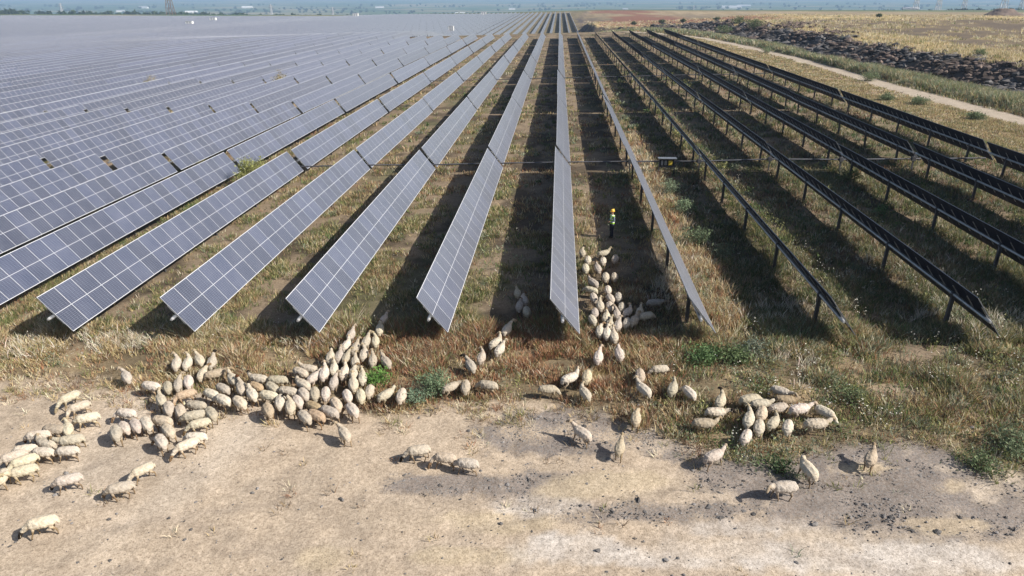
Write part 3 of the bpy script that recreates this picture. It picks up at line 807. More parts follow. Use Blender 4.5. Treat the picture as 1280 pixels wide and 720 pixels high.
# inverter rack on the shaft line
def rack():
    p = unproject(832, 203, .8); x, y = p[0], Y0 + LP - .75; z = tz(x, y)
    r = ob('inverter_rack', None); r.location = (x, y, z)
    tag(r, 'small open equipment rack with a yellow box under a flat metal roof', 'equipment rack')
    mb = MB()
    for px in (-.62, .62): mb.box(px - .04, px + .04, -.04, .04, -.3, 1.3)
    mb.box(-.62, .62, -.03, .03, .62, .68); ob('frame', mb.mesh('frame', [M['darksteel']]), r)
    mb = MB(); mb.box(-.74, .74, -.3, .3, 1.3, 1.34); ob('roof', mb.mesh('roof', [M['steel']]), r)
    mb = MB(); mb.box(-.57, .57, .05, .09, .55, 1.25); ob('back_plate', mb.mesh('back_plate', [M['dark']]), r)
    for (a, b, m) in ((-.46, -.32, 'cap'), (-.2, .0, 'steel'), (.12, .42, 'yellow')):
        mb = MB(); mb.box(a, b, -.08, .05, .75, 1.12); mb.box(a + .02, b - .02, -.095, -.08, .8, 1.05)
        ob('switch_box', mb.mesh('switch_box', [M[m]]), r)
rack()
#PART2
# ------------------------------------------------------------------ sheep
def rot_z(p, c, a):
    x, y, z = p[0] - c[0], p[1] - c[1], p[2]
    return (c[0] + x * math.cos(a) - y * math.sin(a), c[1] + x * math.sin(a) + y * math.cos(a), z)

def neck_pts(pose, yaw):
    if pose == 'u': N_ = [(.26, 0, .58), (.39, 0, .65), (.50, 0, .73), (.58, 0, .80)]; Hd = [(.555, 0, .825), (.61, 0, .835), (.69, 0, .80), (.775, 0, .74), (.81, 0, .71)]
    elif pose == 'l': N_ = [(.28, 0, .55), (.42, 0, .60), (.55, 0, .66), (.65, 0, .70)]; Hd = [(.62, 0, .725), (.68, 0, .725), (.76, 0, .68), (.84, 0, .605), (.87, 0, .575)]
    else: N_ = [(.28, 0, .52), (.42, 0, .48), (.54, 0, .38), (.61, 0, .29)]; Hd = [(.59, 0, .33), (.635, 0, .28), (.685, 0, .20), (.73, 0, .10), (.74, 0, .065)]
    base = (.30, 0)
    N_ = [rot_z(p, base, yaw * k) for p, k in zip(N_, (0, .35, .8, 1))]; Hd = [rot_z(p, base, yaw) for p in Hd]
    Hd = [Hd[0]] + [rot_z(p, Hd[0], yaw * .6) for p in Hd[1:]]
    return N_, Hd

TORSO = [((-.48, 0, .50), .05, .05), ((-.44, 0, .52), .115, .115), ((-.34, 0, .535), .165, .160), ((-.14, 0, .53), .195, .180), ((.06, 0, .53), .190, .185), ((.22, 0, .545), .155, .175), ((.33, 0, .56), .11, .145), ((.40, 0, .58), .06, .08)]

def legs(stride):
    s = .09 * stride
    out = []
    for side, sw in ((1, s), (-1, -s)):
        y = side * .105
        out.append(([(.25, y * .9, .50), (.25, y, .36), (.25 + sw * .5, y, .21), (.25 + sw, y, .07), (.27 + sw, y, .0)], [.075, .052, .030, .024, .032]))
        sw = -sw; y = side * .115
        out.append(([(-.30, y * .8, .50), (-.25 + sw * .2, y, .36), (-.37 + sw * .6, y, .22), (-.35 + sw, y, .07), (-.33 + sw, y, .0)], [.10, .068, .031, .025, .032]))
    return out

BODY = {}
FACE = {'w': (.60, .54, .45), 'd': (.30, .22, .15), 'b': (.16, .07, .035), 'k': (.035, .028, .024)}
def sheep_meshes(pose, yaw, stride, face):
    key = (pose, yaw, stride)
    if key not in BODY:
        Np, Hd = neck_pts(pose, yaw)
        mb = MB()
        mb.loft([p for p, a, b in TORSO], [a * .93 for p, a, b in TORSO], [b * .93 for p, a, b in TORSO], 14)
        for pts, rr in legs(stride): mb.loft(pts, rr, None, 8)
        mb.loft(Np, [.11, .085, .065, .055], [.13, .10, .08, .065], 10)
        mb.loft(Hd, [.035, .068, .062, .046, .024], [.04, .074, .07, .052, .027], 10)
        h0, h1 = Vector(Hd[1]), Vector(Hd[3]); dr = (h1 - h0).normalized(); sd_ = Vector((0, 0, 1)).cross(dr); sd_ = sd_.normalized() if sd_.length > .1 else Vector((0, 1, 0))
        for q in (-1, 1):
            a = h0 + sd_ * q * .04; b = a + sd_ * q * .065 - Vector((0, 0, .015)) - dr * .01; c = b + sd_ * q * .04 - Vector((0, 0, .07))
            mb.loft([a, (a + b) / 2, b, c], [.018, .026, .028, .010], [.014, .014, .014, .010], 8, 0, tuple(dr))
        body = remesh(mb.mesh('sheep', [M['hide']]), .018, 1)
        # fleece: torso, neck, thighs and the broad fat tail, lumpy
        mf = MB()
        mf.loft([p for p, a, b in TORSO], [a + .025 for p, a, b in TORSO], [b + .022 for p, a, b in TORSO], 16)
        mf.loft(Np[:3] + [tuple((Vector(Np[2]) * .25 + Vector(Np[3]) * .75))], [.125, .098, .076, .062], [.145, .115, .088, .07], 12)
        for side in (1, -1):
            mf.loft([(-.32, side * .09, .56), (-.29, side * .105, .45), (-.28, side * .11, .37)], [.105, .088, .055], None, 10)
            mf.loft([(.23, side * .08, .52), (.24, side * .10, .43), (.24, side * .105, .37)], [.085, .062, .04], None, 10)
        mf.loft([(-.42, 0, .60), (-.50, 0, .53), (-.515, 0, .42), (-.49, 0, .33)], [.07, .095, .095, .04], [.05, .055, .05, .025], 10)
        fl = remesh(mf.mesh('fleece', [M['wool']]), .022, 2)
        V = verts_of(fl); Nn = np.zeros(len(V) * 3, np.float32); fl.vertices.foreach_get('normal', Nn); Nn = Nn.reshape(-1, 3)
        d = (fbm(V[:, 0], V[:, 1], .07, 801, 3) + fbm(V[:, 1], V[:, 2], .07, 802, 3) + fbm(V[:, 2], V[:, 0], .07, 803, 3) - 1.5) * .03
        V = V + Nn * d[:, None]; fl.vertices.foreach_set('co', V.astype(np.float32).ravel()); fl.update()
        dirt = np.clip(((fbm(V[:, 0], V[:, 1], .2, 811) + fbm(V[:, 2], V[:, 0], .2, 812)) / 2 - .38) * 2.4, 0, 1)[:, None]
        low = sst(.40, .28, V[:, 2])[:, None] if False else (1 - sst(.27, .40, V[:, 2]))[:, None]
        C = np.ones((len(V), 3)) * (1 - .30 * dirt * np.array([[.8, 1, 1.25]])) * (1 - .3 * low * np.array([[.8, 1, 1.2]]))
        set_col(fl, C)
        BODY[key] = (body, fl, Hd, {})
    body, fl, Hd, faces = BODY[key]
    if face not in faces:
        b = body.copy(); V = verts_of(b)
        C = np.tile(np.array([.78, .74, .68]), (len(V), 1))
        lg = (1 - sst(.28, .40, V[:, 2]))[:, None]; legc = np.array(FACE[face]) * .3 + np.array((.46, .37, .27)) * .7
        isleg = lg * (V[:, 0] < .45)[:, None]
        C = C * (1 - isleg) + legc * isleg
        hoof = (V[:, 2] < .035) & (V[:, 0] < .5)
        C[hoof] = (.06, .05, .04)
        Hp = np.array(Hd); dmin = np.min(np.linalg.norm(V[:, None] - Hp[None], axis=2), 1)
        f = (1 - sst(.10, .13, dmin))[:, None]
        C = C * (1 - f) + np.array(FACE[face]) * f
        nose = (np.linalg.norm(V - Hp[-1], axis=1) < .035); C[nose] *= .45
        e0 = Hp[1] * .45 + Hp[2] * .55
        perp = np.cross(Hp[3] - Hp[1], [0, 0, 1.0]); perp /= max(np.linalg.norm(perp), 1e-6)
        for q in (-1, 1):
            C[np.linalg.norm(V - (e0 + perp * q * .055 + np.array([0, 0, .015])), axis=1) < .018] = (.02, .015, .012)
        set_col(b, C); faces[face] = b
    return faces[face], fl

# u, v of the body centre, screen heading (0 right, 90 away), pose (u head up, l level, g grazing), face, wool
FLOCKS = {
 'flock on the bare dirt': '''86 497 197 g w c|98 508 190 g d c|108 523 186 g d c|83 535 95 l w c|67 539 168 g d t|47 543 178 g b c|56 555 160 l w c|87 551 180 l d c|33 563 178 g d c|52 563 170 g d c|82 563 176 g d c|17 570 188 g d c|29 577 188 g d c|27 589 186 l w c|3 597 235 u w c''',
 'flock below the weeds': '''188 483 165 g d c|210 483 98 g d c|223 480 84 u w c|235 477 92 g d c|221 455 78 u w c|235 454 68 u w c|249 450 118 u w c|265 453 74 u k c|255 467 68 l d c|268 468 22 l w t|291 474 126 u w c|278 485 148 g d c|265 493 152 g d c|278 499 148 g d c|231 493 190 g d o|201 499 112 u w c|213 510 100 g d c|225 514 104 g d t|243 507 168 g d c|263 517 122 g d c|242 520 184 g d c|248 529 186 g d c|157 516 168 g d c|155 534 128 g d c|169 531 118 g d c|182 529 118 g d c|146 540 102 g d c|202 526 164 g d t|210 538 128 g d c|201 551 122 g d c|233 556 194 g d c|243 546 172 g d c''',
 'crowd under the blue tables': '''302 485 102 u b c|317 492 122 u k c|298 503 138 g k c|322 482 150 g d o|325 474 164 l k c|343 475 174 g d c|339 485 140 g d c|335 496 160 g d c|348 502 86 g d c|335 512 112 g d t|360 489 164 g d c|378 480 148 l k c|375 466 150 g d c|385 460 166 u w c|377 493 124 g d c|393 492 95 g d c|364 507 95 u k c|374 502 120 g d c|388 507 150 g d o|382 520 134 g d c|393 520 150 g d o|407 491 86 g d c|434 494 108 g d c|451 494 95 g d c|462 488 80 g d c|420 505 120 g d t|411 515 152 g d c|440 512 124 g d c|483 493 40 l d c|502 494 76 g d c''',
 'file climbing into the panel gap': '''480 399 58 u w c|475 412 80 l d c|439 418 66 u w c|467 426 88 u w c|459 427 68 u w c|433 431 58 u w c|424 445 74 u w c|433 446 70 u w c|445 435 66 u w c|454 443 76 u w c|414 447 80 l k c|415 460 80 u w c|405 467 76 u w c|418 477 76 u w c|396 471 46 l d c|433 466 70 u w c|445 452 92 u w c|466 450 85 u w c|482 452 126 u w c|440 466 92 l d c|443 480 96 u w c|451 472 86 u w c''',
 'small file by the sage bush': '''634 412 60 u w c|620 429 42 u w c|625 437 56 u w c|602 446 70 u w c|588 457 118 u k c|564 483 30 l w c|582 483 86 g d c|609 481 168 g d c''',
 'shaded group beside the grey table': '''647 366 100 u w c|655 375 112 l d c|651 383 82 l d c|657 389 98 g d c''',
 'column following the worker': '''728 316 100 u k c|735 325 86 g d c|755 317 20 u w c|754 326 80 g d c|769 324 75 g d c|732 336 95 g d c|747 336 110 l d c|757 347 86 g d c|768 346 92 g d c|741 354 138 l d c|738 362 162 g d c|742 372 110 g d c|760 362 95 g d c|764 373 120 g d c|772 372 90 g d c|749 383 100 u w c|762 383 100 g d c|777 384 80 g d c|785 390 48 u w c|771 393 95 u w c|744 391 90 g d c|741 399 120 g d c|759 398 80 l d c|763 406 80 u w c|772 407 74 u w c|783 403 70 g d c|792 401 60 u w c|800 390 74 u w c|819 378 10 l w c|808 395 20 g d c|751 415 90 l d c|758 417 84 u w c|767 421 100 u w c|774 443 106 l d c|748 447 80 u w c''',
 'loose band below the column': '''713 473 30 u w c|734 471 80 g d t|686 486 10 g d c|731 491 124 l w c|824 461 180 g d c|800 470 92 g d t|804 487 134 u w c|841 486 72 l d c|861 490 130 g d c''',
 'huddle on the gravel edge': '''901 501 70 u k c|896 515 10 l k c|881 530 10 l w t|939 501 20 g d c|951 504 15 l k c|977 489 350 l w c|983 500 5 l d o|974 510 20 g d c|936 525 76 u w c|952 518 75 g d t|949 533 80 g d c|933 545 66 g d c|967 528 55 l w c|985 533 76 g d c|1000 512 20 l w c|1032 516 340 g k c|1021 531 15 l w c''',
}
SOLO = [(158, 471, 116, 'u', 'w', 'c', 'lone sheep standing in straw weeds, head raised, behind the flock', 1.0),
 (177, 587, 196, 'g', 'd', 'c', 'smaller sheep grazing alone on sand below the big flock', .95),
 (149, 610, 184, 'g', 'd', 'c', 'cream sheep grazing on bare sand, second nearest the camera', 1.0),
 (84, 600, 186, 'g', 'k', 'c', 'black-faced sheep grazing just below the flock on bare dirt', 1.0),
 (51, 654, 186, 'g', 'k', 'c', 'nearest sheep of all, dark-muzzled, grazing alone on the sand', 1.05),
 (430, 541, 122, 'u', 'w', 'c', 'thin white sheep walking up to the crowd from open dirt', .95),
 (522, 563, 180, 'g', 'k', 'c', 'black-headed sheep leading a trio across the open dirt', 1.0),
 (558, 573, 166, 'g', 'd', 't', 'middle sheep of the trio crossing the open dirt', .95),
 (580, 577, 166, 'g', 'd', 'c', 'last sheep of the trio crossing the open dirt', .95),
 (727, 541, 140, 'u', 'w', 'c', 'lone sheep standing head up on gravelly dirt with long shadow', 1.0),
 (795, 522, 86, 'l', 'd', 't', 'tan sheep seen from behind, standing at the weeds edge', .95),
 (775, 558, 78, 'u', 'w', 't', 'thin tan sheep standing alone on gravel, white head raised', .9),
 (893, 570, 34, 'l', 'w', 'c', 'white-headed sheep apart, stretching its neck toward the huddle', 1.0),
 (1010, 587, 122, 'l', 'k', 'c', 'grey-faced sheep climbing away over gravel below the huddle', 1.05),
 (979, 610, 172, 'l', 'w', 'c', 'woolly sheep walking across dark gravel beside a weed clump', 1.05),
 (1089, 572, 68, 'u', 'w', 't', 'cream sheep standing alone on gravel, farthest from the huddle', .95)]
TINT = {'c': (.585, .52, .425), 't': (.53, .445, .335), 'o': (.46, .355, .24)}
TN = {'c': 'cream', 't': 'tan', 'o': 'brownish'}
PN = {'u': 'head raised', 'l': 'head level', 'g': 'head down'}
FN = {'k': 'black-faced ', 'b': 'red-faced ', 'd': '', 'w': ''}
def place_all():
    S = []
    for fl, txt in FLOCKS.items():
        rows = [(float(a[0]), float(a[1]), float(a[2]), a[3], a[4], a[5]) for a in (r.split() for r in txt.split('|'))]
        rows_s = sorted(range(len(rows)), key=lambda i: -rows[i][1])       # nearest first
        n = len(rows); nr = 1 if n <= 9 else max(2, round(n / 6.5)); per = math.ceil(n / nr)
        lab = {}
        for r in range(nr):
            ids = sorted(rows_s[r * per:(r + 1) * per], key=lambda i: rows[i][0])
            for q, i in enumerate(ids):
                nm = FN[rows[i][4]] + TN[rows[i][5]]
                pos = 'leftmost' if q == 0 else ('rightmost' if q == len(ids) - 1 else '%s from left' % ordw(q + 1))
                if nr == 1: lab[i] = '%s sheep, %s, %s in the %s' % (nm, PN[rows[i][3]], pos, fl)
                else:
                    rw = 'front row' if r == 0 else ('back row' if r == nr - 1 else '%s row' % ordw(r + 1))
                    lab[i] = '%s sheep, %s, %s, %s of %s' % (nm, PN[rows[i][3]], pos, rw, fl)
        for i, r in enumerate(rows): S.append(r + (lab[i], fl, rnd.uniform(.93, 1.06)))
    for q in SOLO: S.append(q[:7] + ('stray sheep around the flock', q[7]))
    P2 = []; A = []
    for q in S:
        p = unproject(q[0], q[1], .42); th = R(q[2])
        h = unproject(q[0] + 10 * math.cos(th), q[1] - 10 * math.sin(th), .47)
        P2.append(p[:2]); A.append(math.atan2(h[1] - p[1], h[0] - p[0]))
    P2 = np.array(P2); A = np.array(A); P0 = P2.copy()
    D = np.stack([np.cos(A), np.sin(A)], 1)
    for _ in range(40):                                            # keep neighbours from standing inside each other
        C = np.concatenate([P2 + D * .23, P2 - D * .23]); n = len(P2)
        mv = np.zeros_like(C)
        dd = C[:, None] - C[None]; di = np.linalg.norm(dd, axis=2); np.fill_diagonal(di, 9)
        di[np.arange(n), np.arange(n) + n] = 9; di[np.arange(n) + n, np.arange(n)] = 9
        ov = np.clip(.35 - di, 0, None)
        mv = (dd / di[..., None] * ov[..., None] * .3).sum(1)
        m2 = mv[:n] + mv[n:]
        P2 = P2 + m2 + (P0 - P2) * .04
    for i, q in enumerate(S):
        u, v, hd, pose, face, wc, label, grp, sc = q
        if face == 'd' and rnd.random() < .15: face = 'w'
        yaw = rnd.choice((-.45, -.2, 0, .2, .45)) if pose != 'g' else rnd.choice((-.5, 0, .5))
        body, fl = sheep_meshes(pose, yaw, rnd.choice((-1, 1)), face)
        o = ob('sheep', body); x, y = P2[i]
        o.location = (x, y, tz(x, y) + .0); o.rotation_euler = (0, 0, A[i]); sc *= .785; o.scale = (sc, sc * 1.09, sc * 1.04)
        t = np.array(TINT[wc]) * rnd.uniform(.72, 1.1) * np.array([1, rnd.uniform(.97, 1.02), rnd.uniform(.92, 1.06)])
        o.color = (*t, 1)
        tag(o, label, 'sheep', grp)
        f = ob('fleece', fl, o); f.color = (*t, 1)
    print('sheep', len(S), 'meshes', len(BODY))
place_all()

# ------------------------------------------------------------------ the worker
def worker():
    p = unproject(764, 297); z = tz(p[0], p[1])
    mb = MB()
    mb.loft([(0, 0, .86), (0, 0, .95), (0, 0, 1.10), (0, 0, 1.28), (0, 0, 1.40), (0, 0, 1.46)], [.15, .16, .15, .18, .17, .07], [.10, .11, .10, .12, .10, .06], 14, 0, (0, 1, 0))
    mb.loft([(0, 0, 1.42), (.01, 0, 1.50), (.015, 0, 1.56)], [.06, .055, .055], None, 10)
    mb.loft([(.01, 0, 1.52), (.03, 0, 1.55), (.03, 0, 1.62), (.02, 0, 1.69), (.01, 0, 1.745), (0, 0, 1.76)], [.045, .068, .075, .077, .05, .02], [.05, .085, .095, .098, .07, .02], 12)
    mb.loft([(.10, 0, 1.63), (.135, 0, 1.605), (.11, 0, 1.59)], [.012, .018, .012], None, 6)
    for s in (1, -1):
        mb.loft([(.0, s * .078, 1.655), (.0, s * .088, 1.63), (.0, s * .08, 1.60)], [.012, .018, .01], None, 6)
        mb.loft([(0, s * .09, .92), (.0, s * .095, .72), (.02, s * .10, .50), (0, s * .10, .28), (-.02, s * .10, .08), (-.02, s * .10, .03)], [.095, .085, .062, .058, .042, .045], None, 10)
        mb.loft([(-.07, s * .10, .045), (.02, s * .105, .05), (.12, s * .11, .035), (.18, s * .115, .03)], [.035, .045, .045, .03], [.04, .05, .035, .025], 8)
        sh = Vector((0, s * .19, 1.40)); el = Vector((-.02, s * .27, 1.13)); wr = Vector((.20, s * .14, 1.06))
        mb.loft([sh, (sh + el) / 2, el], [.06, .052, .043], None, 8); mb.loft([el, (el + wr) / 2, wr], [.043, .040, .028], None, 8)
        d = (wr - el).normalized(); pm = wr + d * .085
        mb.loft([wr, wr + d * .04, pm], [.028, .036, .034], [.022, .02, .016], 8, 0, (0, 0, 1))
        for k, ln in enumerate((.062, .075, .080, .070)):
            b0 = pm + Vector((0, 0, .030 - .020 * k)) - d * .01
            mb.loft([b0, b0 + d * ln * .5, b0 + d * ln * .85 + Vector((0, -s * .022, -.006))], [.0095, .009, .008], None, 6)
        t0 = wr + d * .03 + Vector((0, 0, .03))
        mb.loft([t0, t0 + d * .03 + Vector((0, -s * .01, .02)), t0 + d * .062 + Vector((0, -s * .02, .022))], [.012, .010, .009], None, 6)
    me = remesh(mb.mesh('person', [M['cloth']]), .009, 1)
    V = verts_of(me); C = np.tile(np.array([.16, .19, .24]), (len(V), 1))
    C[V[:, 2] > 1.47] = (.42, .25, .17); hand = (V[:, 0] > .185) & (V[:, 2] > .9) & (V[:, 2] < 1.2); C[hand] = (.42, .25, .17)
    for s in (1, -1): C[np.linalg.norm(V - np.array([.112, s * .03, 1.645]), axis=1) < .012] = (.03, .02, .02)
    C[np.linalg.norm((V - np.array([.115, 0, 1.565])) * np.array([1, .5, 1.5]), axis=1) < .014] = (.25, .09, .07)
    C[V[:, 2] < .86] = (.03, .03, .04); C[V[:, 2] < .075] = (.05, .035, .025)
    set_col(me, C)
    o = ob('person', me, None, (p[0], p[1], z)); o.rotation_euler = (0, 0, R(200))
    tag(o, 'person in yellow hard hat and green hi-vis vest standing before the sheep', 'person')
    mb = MB()
    mb.loft([(0, 0, .90), (0, 0, .98), (0, 0, 1.10), (0, 0, 1.28), (0, 0, 1.40), (0, 0, 1.455)], [.185, .185, .175, .20, .195, .10], [.135, .135, .125, .145, .125, .085], 16)
    me = remesh(mb.mesh('vest', [M['cloth']]), .014, 1); V = verts_of(me); C = np.tile(np.array([.36, .66, .04]), (len(V), 1))
    band = (np.abs(V[:, 2] - 1.02) < .028) | (np.abs(V[:, 2] - 1.20) < .028) | ((np.abs(np.abs(V[:, 1]) - .10) < .025) & (V[:, 2] > 1.2)); C[band] = (.72, .75, .72); set_col(me, C)
    ob('vest', me, o)
    mb = MB()
    mb.loft([(0, 0, .92), (0, 0, .84), (0, 0, .80)], [.175, .18, .17], [.125, .13, .12], 14)
    for s in (1, -1): mb.loft([(0, s * .09, .88), (.0, s * .095, .72), (.02, s * .10, .50), (0, s * .10, .28), (-.02, s * .10, .09)], [.105, .098, .076, .072, .066], None, 12)
    me = remesh(mb.mesh('trousers', [M['cloth']]), .014, 1); set_col(me, np.tile(np.array([.025, .027, .038]), (len(me.vertices), 1))); ob('trousers', me, o)
    mb = MB(); mb.loft([(.01, 0, 1.67), (.01, 0, 1.71), (.005, 0, 1.76), (0, 0, 1.795), (0, 0, 1.80)], [.112, .11, .092, .05, .01], [.13, .128, .105, .055, .01], 16)
    mb.loft([(.03, 0, 1.665), (.03, 0, 1.675)], [.13, .13], [.165, .165], 18); mb.box(-.10, .10, -.014, .014, 1.76, 1.81)
    ob('hard_hat', mb.mesh('hard_hat', [M['helmet']], True), o)
worker()

# ------------------------------------------------------------------ shrubs
def leaves_mesh(name, pts, size, cols, mat='leaf'):
    n = len(pts); P_ = np.asarray(pts)
    a = RG.normal(0, 1, (n, 3)); a /= np.linalg.norm(a, axis=1)[:, None]; b = np.cross(a, RG.normal(0, 1, (n, 3))); b /= np.linalg.norm(b, axis=1)[:, None]
    s = np.asarray(size) * RG.uniform(.6, 1.4, n); s = s[:, None]
    V = np.stack([P_ - a * s, P_ + b * s * .42, P_ + a * s, P_ - b * s * .38], 1).reshape(-1, 3)
    C = np.repeat(np.clip(np.asarray(cols), .004, .9), 4, 0)
    return np_mesh(name, V, np.arange(4 * n), np.full(n, 4), M[mat], C)

def shrub(pos, r, h, color, label, n=900, leaf=.055, name='shrub', group=None, upright=.5):
    x, y = pos[0], pos[1]; z = tz(x, y)
    mb = MB(); pts = []; cols = []
    ns = max(7, int(12 * r + 5))
    for k in range(ns):
        a = rnd.uniform(0, 6.28); rr = r * math.sqrt(rnd.random()); hh = h * (1 - .45 * (rr / r) ** 2) * rnd.uniform(.7, 1.1)
        b0 = Vector((rnd.gauss(0, r * .25), rnd.gauss(0, r * .25), -.05)); tip = Vector((rr * math.cos(a), rr * math.sin(a), hh))
        mid = (b0 + tip) / 2 + Vector((rnd.gauss(0, .05), rnd.gauss(0, .05), .06 * h))
        mb.loft([b0, mid, tip], [.014, .010, .004], None, 5)
        tone = rnd.uniform(.7, 1.35)
        for q in range(n // ns):
            t = rnd.random() ** .6; c = b0.lerp(mid, t * 2) if t < .5 else mid.lerp(tip, t * 2 - 1)
            sp = .10 + .16 * r * (1 - abs(t - .6))
            pts.append((c.x + rnd.gauss(0, sp), c.y + rnd.gauss(0, sp), max(.02, c.z + rnd.gauss(0, sp * .6)))); cols.append(np.array(color) * tone * rnd.uniform(.75, 1.25))
    o = ob(name, mb.mesh(name, [M['wood']]), None, (x, y, z)); tag(o, label, 'shrub' if name == 'shrub' else 'tree', group)
    ob('foliage', leaves_mesh('foliage', pts, leaf, cols), o)
    return o
U = unproject
shrub(U(474, 481), .42, .75, (.13, .25, .06), 'bright green leafy bush among the sheep in the dry weeds', 1100, .05)
shrub(U(541, 492), .65, 1.0, (.19, .26, .15), 'sage green bush at the dirt edge beside two grazing sheep', 1500, .05)
shrub(U(520, 502), .45, .55, (.20, .27, .18), 'low grey green bush just in front of the sage bush', 700, .045)
shrub(U(875, 452), .95, .55, (.115, .185, .075), 'spreading vivid green weed patch above the gravel-edge huddle', 1800, .06)
shrub(U(915, 450), .8, .6, (.14, .19, .085), 'mid green weed clump touching the vivid green patch', 1300, .06)
shrub(U(940, 445), .7, .65, (.20, .23, .17), 'ash grey weed clump right of the green weed clump', 1000, .05)
shrub((-24.5, 52.5), 1.2, 2.9, (.27, .28, .10), 'tall yellow green weed growing between two blue tables', 3200, .08)
shrub((-47.2, 117), 1.4, 3.0, (.36, .30, .15), 'straw coloured bush above the far blue tables, nearer the centre rows', 900, .12)
shrub((-69.5, 116), 1.4, 2.9, (.36, .31, .17), 'straw coloured bush above the far blue tables, farther left', 900, .12)
shrub((-30.0, 55.6), .7, 1.9, (.24, .25, .10), 'thin weed poking up at the table gap left of the tall yellow green weed', 500, .07)
shrub(U(836, 243), .95, 1.2, (.22, .27, .17), 'pale sage bush just below the equipment rack', 1200, .06)
shrub(U(852, 268), .95, 1.1, (.20, .26, .15), 'second sage bush down from the equipment rack', 1000, .06)
shrub(U(872, 306), .9, 1.1, (.18, .23, .13), 'dark sage bush between two rows, level with the first sheep', 1000, .06)
shrub(U(905, 322), .7, .7, (.18, .21, .13), 'sage bush beside a dark post of the second row', 800, .055)
shrub(U(1062, 228), .9, 1.0, (.18, .21, .09), 'olive bush between two dark-backed rows by the drive shaft', 1000, .07)
shrub(U(1100, 274), .35, 1.1, (.09, .17, .06), 'slim dark green weed upright between dark-backed rows', 400, .06)
shrub(U(1264, 562), .85, .7, (.15, .185, .105), 'green weed clump spreading over the gravel', 1200, .055)
shrub(U(1225, 585), .5, .45, (.14, .18, .09), 'smaller green weed clump beside the gravel weed clump', 700, .05)
shrub(U(976, 590), .38, .55, (.07, .11, .05), 'dark green weed clump behind the woolly sheep on gravel', 450, .05)
shrub(U(1060, 500), .6, .55, (.19, .23, .12), 'feathery grey green weed uphill of the gravel huddle', 700, .05)
shrub(U(1175, 470), .6, .5, (.22, .22, .10), 'olive weed tuft on the bare patch', 600, .05)
for i, (u, v, r_, h_, lab) in enumerate(((1150, 131, 1.2, 1.2, 'grey green bush on the verge, nearest the last table row'), (1108, 126, .9, .9, 'small verge bush between the track and the last table row'), (1220, 150, .9, .9, 'low verge bush where the track leaves the picture'),
        (1086, 101, 1.5, 1.5, 'round bush at the track edge below the rubble bank'), (958, 66, 1.6, 1.5, 'bush beside the track near its bend'), (905, 43, 3.2, 3.0, 'dark green bush at the foot of the rubble bank, nearer the rows'), (942, 42, 3.4, 3.2, 'larger dark green bush at the foot of the rubble bank'), (925, 30, 3.2, 3.0, 'dark scrub bush on the edge of the red plateau'), (1222, 76, .9, 1.3, 'single green bush in the golden grass on the plateau'))):
    shrub(U(u, v), r_, h_, (.11, .15, .07) if r_ > 2 else (.18, .22, .12), lab, 900, .10 if r_ < 2 else .2)

# ------------------------------------------------------------------ far things
def station(u, D, w_, d_, h_, label, grp='white inverter stations in the solar field'):
    x, y = at_dist(u, D); z = tz(x, y)
    o = ob('inverter_station', None, None, (x, y, z)); tag(o, label, 'inverter station', grp)
    mb = MB(); mb.box(-w_ / 2, w_ / 2, -d_ / 2, d_ / 2, .5, h_); 
    for k in range(4): mb.box(-w_ / 2 + .3 + k * (w_ - .9) / 3, -w_ / 2 + .6 + k * (w_ - .9) / 3, -.2, .2, -.5, .5)
    ob('wall', mb.mesh('wall', [M['white']]), o)
    mb = MB(); mb.box(-w_ / 2 - .15, w_ / 2 + .15, -d_ / 2 - .15, d_ / 2 + .15, h_, h_ + .18); ob('roof', mb.mesh('roof', [M['greyroof']]), o)
    for k in range(2):
        mb = MB(); mb.box(-w_ * .3 + k * w_ * .4, -w_ * .3 + 1.2 + k * w_ * .4, -d_ / 2 - .05, -d_ / 2 - .003, .5, h_ - .3); ob('door', mb.mesh('door', [M['greyroof']]), o)
station(11, 560, 10, 3, 4.6, 'long white inverter station at the field edge, far left')
station(296, 700, 6, 3, 4.2, 'white inverter station standing among the left tables')
station(575, 520, 3.6, 3, 4.6, 'white inverter station beside the central table gaps')
station(474, 880, 6, 3, 5.5, 'tiny white inverter station on the field skyline, centre left')
station(610, 900, 6, 3, 4.5, 'tiny white inverter station on the skyline nearest the centre rows')
station(322, 820, 6, 3, 4.5, 'tiny white inverter station behind the left inverter station')

def pylon(u, D, h, label, wbase=7.0, grp='lattice power pylons on the horizon', mat='greyroof'):
    x, y = at_dist(u, D); z = tz(x, y)
    mb = MB(); w2 = wbase / 2; t = .18 + D / 3800
    lv = [0, .2, .38, .54, .68, .80, .9, 1]
    wd = lambda f: w2 * (1 - f) ** 1.15 + .45
    for sx in (-1, 1):
        for sy in (-1, 1):
            for a, b in zip(lv[:-1], lv[1:]): mb.bar((sx * wd(a), sy * wd(a), a * h), (sx * wd(b), sy * wd(b), b * h), t, 4)
    for a, b in zip(lv[:-1], lv[1:]):
        for s in (-1, 1):
            mb.bar((-wd(a), s * wd(a), a * h), (wd(b), s * wd(b), b * h), t * .6, 3); mb.bar((wd(a), s * wd(a), a * h), (-wd(b), s * wd(b), b * h), t * .6, 3)
            mb.bar((s * wd(a), -wd(a), a * h), (s * wd(b), wd(b), b * h), t * .6, 3)
    o = ob('power_pylon', mb.mesh('power_pylon', [M[mat]]), None, (x, y, z - .3)); tag(o, label, 'pylon', grp)
    for f, ln in ((.70, 6.0), (.82, 7.5), (.94, 5.0)):
        mb = MB()
        for s in (-1, 1):
            mb.bar((0, 0, f * h + .9), (s * ln, 0, f * h), t * .8, 3); mb.bar((0, 0, f * h - .6), (s * ln, 0, f * h), t * .8, 3)
            mb.bar((s * ln * .95, 0, f * h), (s * ln * .95, 0, f * h - 1.6), t * .7, 4)
        ob('cross_arm', mb.mesh('cross_arm', [M[mat]]), o)
